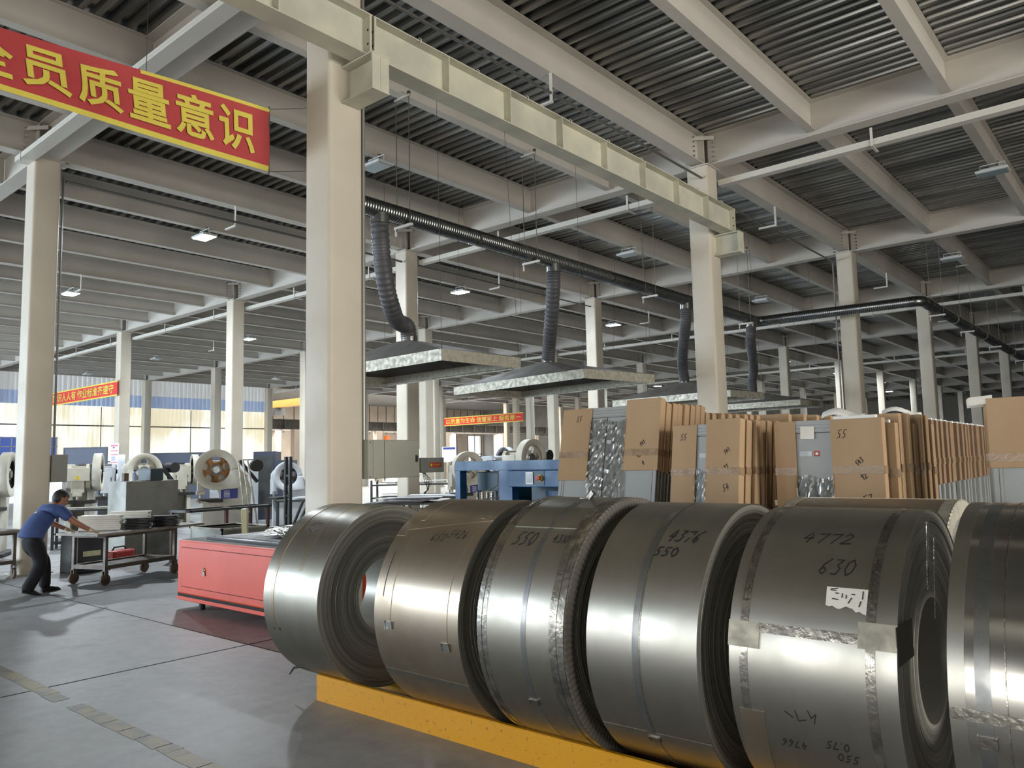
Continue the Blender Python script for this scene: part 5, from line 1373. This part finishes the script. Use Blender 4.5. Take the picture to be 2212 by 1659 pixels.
# tall sheet-steel screen with a crate and a bottle on it
t = thing('sheet_steel_screen', 'tall stained sheet-steel cabinet standing behind the loaded trolley', 'cabinet', (-8.12, 1.58, 0), R(0))
MB().box(-0.75, 0.0, 0.0, 0.95, 0.02, 1.385).build('casing', sheetsteel, t, bevel=0.006)
MB().box(0.0, 0.006, 0.01, 0.94, 0.55, 1.37).build('sheet_panel', sheetsteel, t)
MB().box(-0.70, -0.05, 0.05, 0.9, 0.0, 0.02).build('plinth', ironm, t)
cr_ = tag(MB().box(-0.18, 0.18, -0.13, 0.13, 0, 0.012).box(-0.18, -0.17, -0.13, 0.13, 0, 0.22).box(0.17, 0.18, -0.13, 0.13, 0, 0.22).box(-0.18, 0.18, -0.13, -0.12, 0, 0.22).box(-0.18, 0.18, 0.12, 0.13, 0, 0.22).box(-0.192, 0.192, -0.142, 0.142, 0.19, 0.21).build('plastic_crate', crateg, bevel=0.004), 'dark green-grey plastic crate on top of the sheet-steel cabinet', 'crate')
rbm = MB()
for k in range(9): rbm.box(0.18, 0.186, -0.12+k*0.027, -0.105+k*0.027, 0.02, 0.18)
rbm.build('crate_ribs', crateg, cr_)
cr_.location = (-8.35, 2.12, 1.387); cr_.rotation_euler = (0, 0, R(10))
bt = thing('plastic_bottle', 'translucent blue-capped bottle on the sheet-steel cabinet beside the crate', 'bottle', (-8.25, 1.78, 1.387))
MB().lathe([(0, 0.0), (0, 0.038), (0.10, 0.038), (0.14, 0.034), (0.16, 0.016), (0.175, 0.015), (0.175, 0)], (0, 0, 0), (0, 0, 1), 16).build('bottle_body', blueplast, bt, smooth=SM)
MB().cyl((0, 0, 0.172), (0, 0, 0.20), 0.018, 12).build('cap', signblue, bt)
tag(MB().box(-8.40, -8.30, 1.62, 1.70, 1.387, 1.53).build('cardboard_carton', woodish), 'small brown carton beside the blue-capped bottle', 'carton')
# dark bins and welder behind the trolley
t = thing('scrap_bin', 'dark steel bin full of bright offcuts behind the loaded trolley', 'bin', (-7.25, 0.55, 0), R(8))
mb = MB()
for (a, b, c_, d) in ((-0.25, 0.25, -0.2, -0.19), (-0.25, 0.25, 0.19, 0.2), (-0.25, -0.24, -0.2, 0.2), (0.24, 0.25, -0.2, 0.2)): mb.box(a, b, c_, d, 0.0, 0.60)
mb.box(-0.25, 0.25, -0.2, 0.2, 0.0, 0.02).build('bin_body', steelgrey, t)
MB().box(0.25, 0.253, -0.12, 0.16, 0.26, 0.34).build('pale_label', palebar, t)
sm = MB(); rr = random.Random(8)
for k in range(40):
    x, y_ = rr.uniform(-0.2, 0.2), rr.uniform(-0.15, 0.15); a = rr.uniform(0, 3); L_ = rr.uniform(0.04, 0.12); z = rr.uniform(0.56, 0.63)
    sm._add([(x-L_*math.cos(a), y_-L_*math.sin(a), z), (x+L_*math.cos(a), y_+L_*math.sin(a), z+0.02), (x+L_*math.cos(a)+0.02, y_+L_*math.sin(a)+0.02, z+0.03), (x-L_*math.cos(a)+0.02, y_-L_*math.sin(a)+0.02, z)], [(0, 1, 2, 3)])
so_ = sm.build('offcut_scraps', scrapm, wn=False); so_.location = (-7.25, 0.55, 0); tag(so_, 'bright metal offcuts filling the dark bin behind the trolley', 'scrap', None, 'stuff')
t = thing('welding_machine', 'small red welding machine on the floor behind the trolley legs', 'welder', (-7.55, 1.25, 0), R(20))
MB().box(-0.13, 0.13, -0.22, 0.22, 0.03, 0.26).build('casing', redplast, t, bevel=0.03)
MB().box(-0.11, 0.11, 0.20, 0.235, 0.05, 0.24).build('vent_panel', blackm, t)
MB().tube([(0, -0.15, 0.25), (0, -0.1, 0.31), (0, 0.1, 0.31), (0, 0.15, 0.25)], 0.014, 8).build('handle', blackm, t)
MB().box(-0.12, 0.12, -0.18, 0.18, 0, 0.03).build('feet', blackm, t)
MB().tube([(0.05, -0.22, 0.1), (0.1, -0.32, 0.05), (0.2, -0.45, 0.012), (0.35, -0.5, 0.01)], 0.01, 6).build('power_cable', blackm, t, smooth=SM)
# grey scrap crate and rack in front of the ochre press
t = thing('metal_crate', 'open grey metal crate behind the left end of the red machine bed', 'crate', (-6.0, 2.35, 0), R(0))
mb = MB()
for (a, b, c_, d) in ((-0.5, 0.5, -0.4, -0.385), (-0.5, 0.5, 0.385, 0.4), (-0.5, -0.485, -0.4, 0.4), (0.485, 0.5, -0.4, 0.4)): mb.box(a, b, c_, d, 0.08, 0.62)
mb.box(-0.5, 0.5, -0.4, 0.4, 0.08, 0.1)
mb.build('crate_body', sheetsteel, t)
rm = MB()
for (a, b, c_, d) in ((-0.52, 0.52, -0.42, -0.385), (-0.52, 0.52, 0.385, 0.42), (-0.52, -0.485, -0.42, 0.42), (0.485, 0.52, -0.42, 0.42)): rm.box(a, b, c_, d, 0.60, 0.63)
rm.build('rim', galv, t)
for (x, y_) in ((-0.45, -0.35), (0.45, -0.35), (-0.45, 0.35), (0.45, 0.35)): MB().box(x-0.03, x+0.03, y_-0.03, y_+0.03, 0, 0.08).build('foot', cartm, t)
t = thing('steel_stand', 'low steel stand with a rusty front leg before the ochre-flywheel press', 'stand', (-6.9, 2.9, 0), R(10))
MB().box(-0.05, 0.05, -0.9, 0.9, 0.84, 0.88).box(-0.5, -0.45, -0.9, 0.9, 0.84, 0.88).box(-0.5, 0.05, -0.9, -0.85, 0.84, 0.88).box(-0.5, 0.05, 0.85, 0.9, 0.84, 0.88).build('frame', steelgrey, t)
for (x, y_) in ((0.0, -0.1), (0.0, 0.85), (-0.47, -0.85), (-0.47, 0.85)): MB().box(x-0.025, x+0.025, y_-0.025, y_+0.025, 0, 0.84).build('leg', mat('rusty_leg', rgb(92, 60, 52), rough=0.7) if 'rusty_leg' not in MATS else MATS['rusty_leg'], t)
MB().box(-0.03, 0.0, -0.5, 0.5, 0.0, 0.03, TR((-0.2, 0.0, 0.88), R(-20), R(-14))).build('angle_bar', galv, t)
o = MB().box(-0.065, 0.065, -0.04, 0.04, 0, 0.95).build('square_post', palebar, bevel=0.006); o.location = (-4.95, 2.05, 0.005); o.rotation_euler = (R(2), R(1), R(-40)); tag(o, 'upright pale yellow square bar behind the red machine bed', 'bar')
for k in range(3):
    o = MB().tube([(-4.55+0.06*k, 2.3, 0.012), (-4.3+0.07*k, 2.62+0.04*k, 1.05-0.05*k)], 0.022, 10).build('steel_tube', steelgrey, smooth=SM); tag(o, 'dark steel tube leaning behind the red machine bed', 'tube', 'leaning steel tubes')
# welded A-stand with leaning bars
t = thing('bar_stand', 'tall dark steel upright stand with leaning bars left of the front column', 'stand', (-7.6, 4.55, 0))
MB().box(-0.2, 0.2, -0.2, 0.2, 0.0, 0.32).build('base_box', steelgrey, t)
for x in (-0.09, 0.06): MB().box(x-0.025, x+0.025, -0.03, 0.03, 0.3, 1.78).build('upright_post', steelgrey, t)
for z in (0.6, 1.0, 1.4): MB().box(-0.09, 0.06, -0.02, 0.02, z-0.02, z+0.02).build('rung', steelgrey, t)
for k in range(3):
    o = MB().tube([(-7.95-0.12*k, 4.15-0.06*k, 0.012), (-8.3-0.09*k, 4.05-0.05*k, 1.74)], 0.02, 8).build('steel_bar', galv, smooth=SM); tag(o, 'light steel bar leaning left of the dark upright stand', 'bar', 'leaning light bars')
t = thing('trestle', 'pale welded trestle beside the scrap, left of the front column', 'trestle', (-5.2, 3.9, 0), R(30))
for (x0, x1, y_) in ((-0.3, -0.12, -0.2), (0.3, 0.12, -0.2), (-0.3, -0.12, 0.2), (0.3, 0.12, 0.2)): MB().tube([(x0, y_, 0), (x1, y_*0.6, 0.85)], 0.03, 6).build('leg', galv, t)
MB().box(-0.16, 0.16, -0.16, 0.16, 0.83, 0.87).build('top', galv, t)
MB().box(-0.22, 0.22, -0.02, 0.02, 0.42, 0.46).build('rung', galv, t)
# work tables with sheet stacks
def table(loc, rz, w_, d_, h, lab, n, seed):
    t = thing('work_table', lab, 'table', loc, rz)
    MB().box(-w_/2, w_/2, -d_/2, d_/2, h-0.04, h).build('tabletop', steelgrey, t, bevel=0.004)
    for sx in (-1, 1):
        for sy in (-1, 1): MB().box(sx*(w_/2-0.05)-0.025, sx*(w_/2-0.05)+0.025, sy*(d_/2-0.05)-0.025, sy*(d_/2-0.05)+0.025, 0, h-0.04).build('leg', steelgrey, t)
    MB().box(-w_/2+0.05, w_/2-0.05, -d_/2+0.03, d_/2-0.03, 0.3, 0.32).build('shelf', steelgrey, t)
    rr = random.Random(seed)
    for k in range(n):
        a = rr.uniform(-0.12, 0.12)
        o = MB().box(-0.45, 0.45, -0.28, 0.28, 0, 0.006).build('metal_sheet', rr.choice([signwhite, presscool, galv])); o.location = Vector(loc)+Vector((rr.uniform(-w_/2+0.45, w_/2-0.45), rr.uniform(-0.05, 0.05), h+0.002+k*0.011)); o.rotation_euler = (0, 0, rz+a)
        tag(o, 'pale metal sheet %s from the bottom, on the %s' % (ORD[k], lab.split(',')[0].replace('sheet-laden table', 'table').replace(' below the warning-triangle press','')), 'sheet', 'sheets piled on the %s' % lab.split(',')[0])
    return t
table((-5.2, 5.6, 0), R(35), 1.5, 0.8, 0.86, 'sheet-laden table behind the large electrical cabinet, right of the front column', 9, 1)
table((-8.4, 5.75, 0), R(35), 1.5, 0.8, 0.86, 'sheet-laden table left of the front column, under the small press', 5, 2)
table((-11.3, 2.35, 0), R(62), 1.6, 0.6, 0.80, 'tool bench behind the worker, below the warning-triangle press', 2, 3)
table((-6.6, 7.6, 0), R(35), 1.3, 0.7, 0.86, 'parts bench left of the blue machine, near hanging cables', 3, 4)

def rack(loc, rz, w_, d_, levels, lab, seed):
    t = thing('storage_rack', lab, 'rack', loc, rz)
    for sx in (-1, 1):
        for sy in (-1, 1): MB().box(sx*w_/2-0.025, sx*w_/2+0.025, sy*d_/2-0.025, sy*d_/2+0.025, 0, levels[-1]+0.12).build('upright', steelgrey, t)
    for z in levels: MB().box(-w_/2, w_/2, -d_/2, d_/2, z-0.03, z).build('shelf', steelgrey, t)
    rr = random.Random(seed)
    for n_, z in enumerate(levels):
        for k in range(6):
            o = MB().box(-0.42, 0.42, -0.22, 0.22, 0, 0.012).build('metal_sheet', rr.choice([signwhite, presscool, steelgrey, galv])); q = Vector((rr.uniform(-w_/2+0.5, w_/2-0.5), rr.uniform(-0.04, 0.04), z+0.002+k*0.0145)); q.rotate(Euler((0, 0, rz)))
            o.location = Vector(loc)+q; o.rotation_euler = (0, 0, rz+rr.uniform(-0.1, 0.1)); tag(o, 'metal sheet %s from the bottom on the %s shelf of the dark rack' % (ORD[k], ('low', 'middle', 'top')[n_]), 'sheet', 'sheets on the '+lab.split(',')[0])
    return t
rack((-9.2, 9.6, 0), R(38), 2.4, 0.7, (0.35, 0.72, 1.05), 'dark rack of sheets, behind the large electrical cabinet', 6)

# dark screens and notice boards
def board(x, y_, z0, z1, w_, rz, lab, m=navy, name='partition_screen'):
    t = thing(name, lab, 'screen', (x, y_, 0), rz)
    MB().box(-w_/2, w_/2, -0.02, 0.02, z0, z1).build('panel', m, t, bevel=0.004)
    fr = MB().box(-w_/2-0.03, w_/2+0.03, -0.03, 0.03, z1, z1+0.04).box(-w_/2-0.03, -w_/2, -0.03, 0.03, 0, z1).box(w_/2, w_/2+0.03, -0.03, 0.03, 0, z1)
    fr.build('frame', steelgrey, t)
board(-21.72, 6.08, 0.5, 2.33, 1.36, R(44), 'dark navy partition screen behind the warning-triangle press')
board(-21.2, 9.2, 0.5, 2.12, 2.9, R(44), 'long dark partition screen behind the arched guard and ochre-flywheel presses')
t = thing('control_cabinet', 'dark upright control cabinet with a lower top step left of the front column', 'cabinet', (-15.2, 9.1, 0), R(44))
MB().box(-0.55, 0.1, -0.4, 0.4, 0.0, 2.05).build('tall_body', navy, t, bevel=0.01); MB().box(0.1, 0.6, -0.4, 0.4, 0, 1.78).build('short_body', navy, t, bevel=0.01)
MB().box(-0.5, 0.05, -0.41, -0.4, 0.2, 1.9).build('door', steelgrey, t)
t = thing('machine_cabinet', 'pale grey machine cabinet with an orange warning sticker behind the bar stand', 'cabinet', (-14.6, 7.4, 0), R(44))
MB().box(-0.6, 0.6, -0.3, 0.3, 0, 1.62).build('body', presscool, t, bevel=0.01); MB().box(0.25, 0.45, -0.306, -0.3, 1.2, 1.38).build('warning_sticker', redsign, t)
nb = thing('notice_board', 'white notice board with pink lines on a far-left column', 'notice board', (-23.55, 7.78, 1.25), 0)
MB().box(-0.30, 0.36, -0.03, 0.0, 0, 1.30).build('panel', signwhite, nb)
pl_ = MB()
for z in (0.46, 0.60, 0.88, 1.02): pl_.box(-0.27, 0.33, -0.033, -0.03, z, z+0.035)
pl_.box(-0.27, 0.33, -0.033, -0.03, 1.2, 1.25)
pl_.build('pink_lines', pinkline, nb)
pl_ = MB()
for k in range(10): pl_.box(-0.22, 0.1+0.02*(k % 4), -0.033, -0.03, 0.66+k*0.018, 0.668+k*0.018)
pl_.box(-0.1, 0.05, -0.033, -0.03, 1.13, 1.18)
pl_.build('print_lines', signblue, nb)
for x in (-0.12, 0.14): MB().prism([(x-0.05, 0.26), (x+0.05, 0.26), (x, 0.36)], 'y', -0.034, -0.03).build('warning_triangle', signyel, nb)
nb2 = thing('notice_board', 'small white notice with a blue heading on a distant column right of the cabinet', 'notice board', (-21.0, 22.5, 1.6), R(35))
MB().box(-0.35, 0.35, -0.03, 0, 0, 0.75).build('panel', signwhite, nb2); MB().box(-0.3, 0.3, -0.034, -0.03, 0.62, 0.72).build('heading', signblue, nb2)
MB().box(-0.03, 0.03, -0.01, 0.03, -1.6, 0.4).build('post', steelgrey, nb2)

# ================================================================== BLUE MACHINE
t = thing('blue_machine', 'blue enamelled hydraulic machine with a touch screen behind the coils', 'machine', (-2.05, 3.70, 0), R(0))
bw_, bd, bh = 2.2, 1.5, 1.60
fr = MB().box(0.0, bw_, 0.0, 0.16, bh-0.13, bh).box(0.0, bw_, bd-0.1, bd, bh-0.13, bh).box(0.0, 0.1, 0.16, bd-0.1, bh-0.13, bh).box(bw_-0.1, bw_, 0.16, bd-0.1, bh-0.13, bh)
fr.build('frame', bluep, t)
for (x, y_, a, d_) in ((0.0, 0.0, 0.10, 0.14), (0.86, 0.0, 0.24, 0.14), (0.0, bd-0.1, 0.1, 0.1), (bw_-0.1, bd-0.1, 0.1, 0.1)): MB().box(x, x+a, y_, y_+d_, 0.1, bh-0.131).build('post', bluep, t, bevel=0.004)
MB().box(0.12, bw_-0.12, bd-0.12, bd-0.105, 0.1, bh-0.14).build('enclosure_panel', bluedk, t)
MB().box(0.12, 0.56, 0.35, 0.9, 1.16, 1.44).build('hydraulic_block', bluedk, t, bevel=0.008); MB().box(0.57, 0.80, 0.3, 0.8, 0.98, 1.46).build('hydraulic_block', bluedk, t, bevel=0.008)
for k, (x, z0, z1) in enumerate(((0.18, 0.6, 1.15), (0.28, 0.6, 1.15), (0.38, 0.6, 1.15), (0.47, 0.7, 1.15), (0.76, 0.75, 1.46))): MB().cyl((x, 0.28, z0), (x, 0.28, z1), 0.024 if k != 4 else 0.013, 10).build('piston_rod', strapm, t, smooth=SM)
MB().tube([(0.63, 0.24, 1.42), (0.63, 0.23, 1.25), (0.52, 0.23, 1.2), (0.34, 0.23, 1.15), (0.34, 0.23, 0.6)], 0.01, 8).build('pipe', rodm, t, smooth=SM)
MB().tube([(0.74, 0.22, 1.08), (0.42, 0.22, 1.06), (0.40, 0.22, 0.6)], 0.008, 8).build('pipe', rodm, t, smooth=SM)
MB().box(0.12, 0.84, 0.32, 1.2, 0.1, 0.86).build('tank', steelgrey, t)
MB().box(1.13, bw_-0.01, -0.12, 0.3, 1.24, bh-0.135).build('control_housing', bluep, t, bevel=0.01)
MB().box(1.44, 1.76, -0.126, -0.118, 1.27, 1.455).build('recess', bluedk, t)
s_ = MB().box(1.46, 1.58, -0.14, -0.126, 1.28, 1.44).build('screen_bezel', signwhite, t); MB().box(1.475, 1.565, -0.143, -0.14, 1.295, 1.425).build('screen', screenm, s_)
e_ = MB().cyl((1.69, -0.124, 1.36), (1.69, -0.14, 1.36), 0.045, 16).build('button_ring', signyel, t); MB().lathe([(0, 0.02), (0.02, 0.02), (0.02, 0.036), (0.035, 0.034), (0.04, 0)], (1.69, -0.14, 1.36), (0, -1, 0), 16).build('stop_button', redsign, e_, smooth=SM)
MB().box(1.36, bw_-0.14, 0.42, 1.0, 0.1, 1.17).build('oil_tank', bluep, t)
MB().lathe([(0, 0.06), (0.03, 0.06), (0.035, 0.05), (0.035, 0)], (1.22, 0.2, 0.93), (0, -1, 0), 18).build('pressure_gauge', signwhite, t)
MB().cyl((1.22, 0.2, 0.1), (1.22, 0.2, 0.87), 0.012, 8).build('gauge_pipe', rodm, t)
MB().box(0.05, bw_-0.05, 0.05, bd-0.05, 0, 0.1).build('plinth', steelgrey, t)
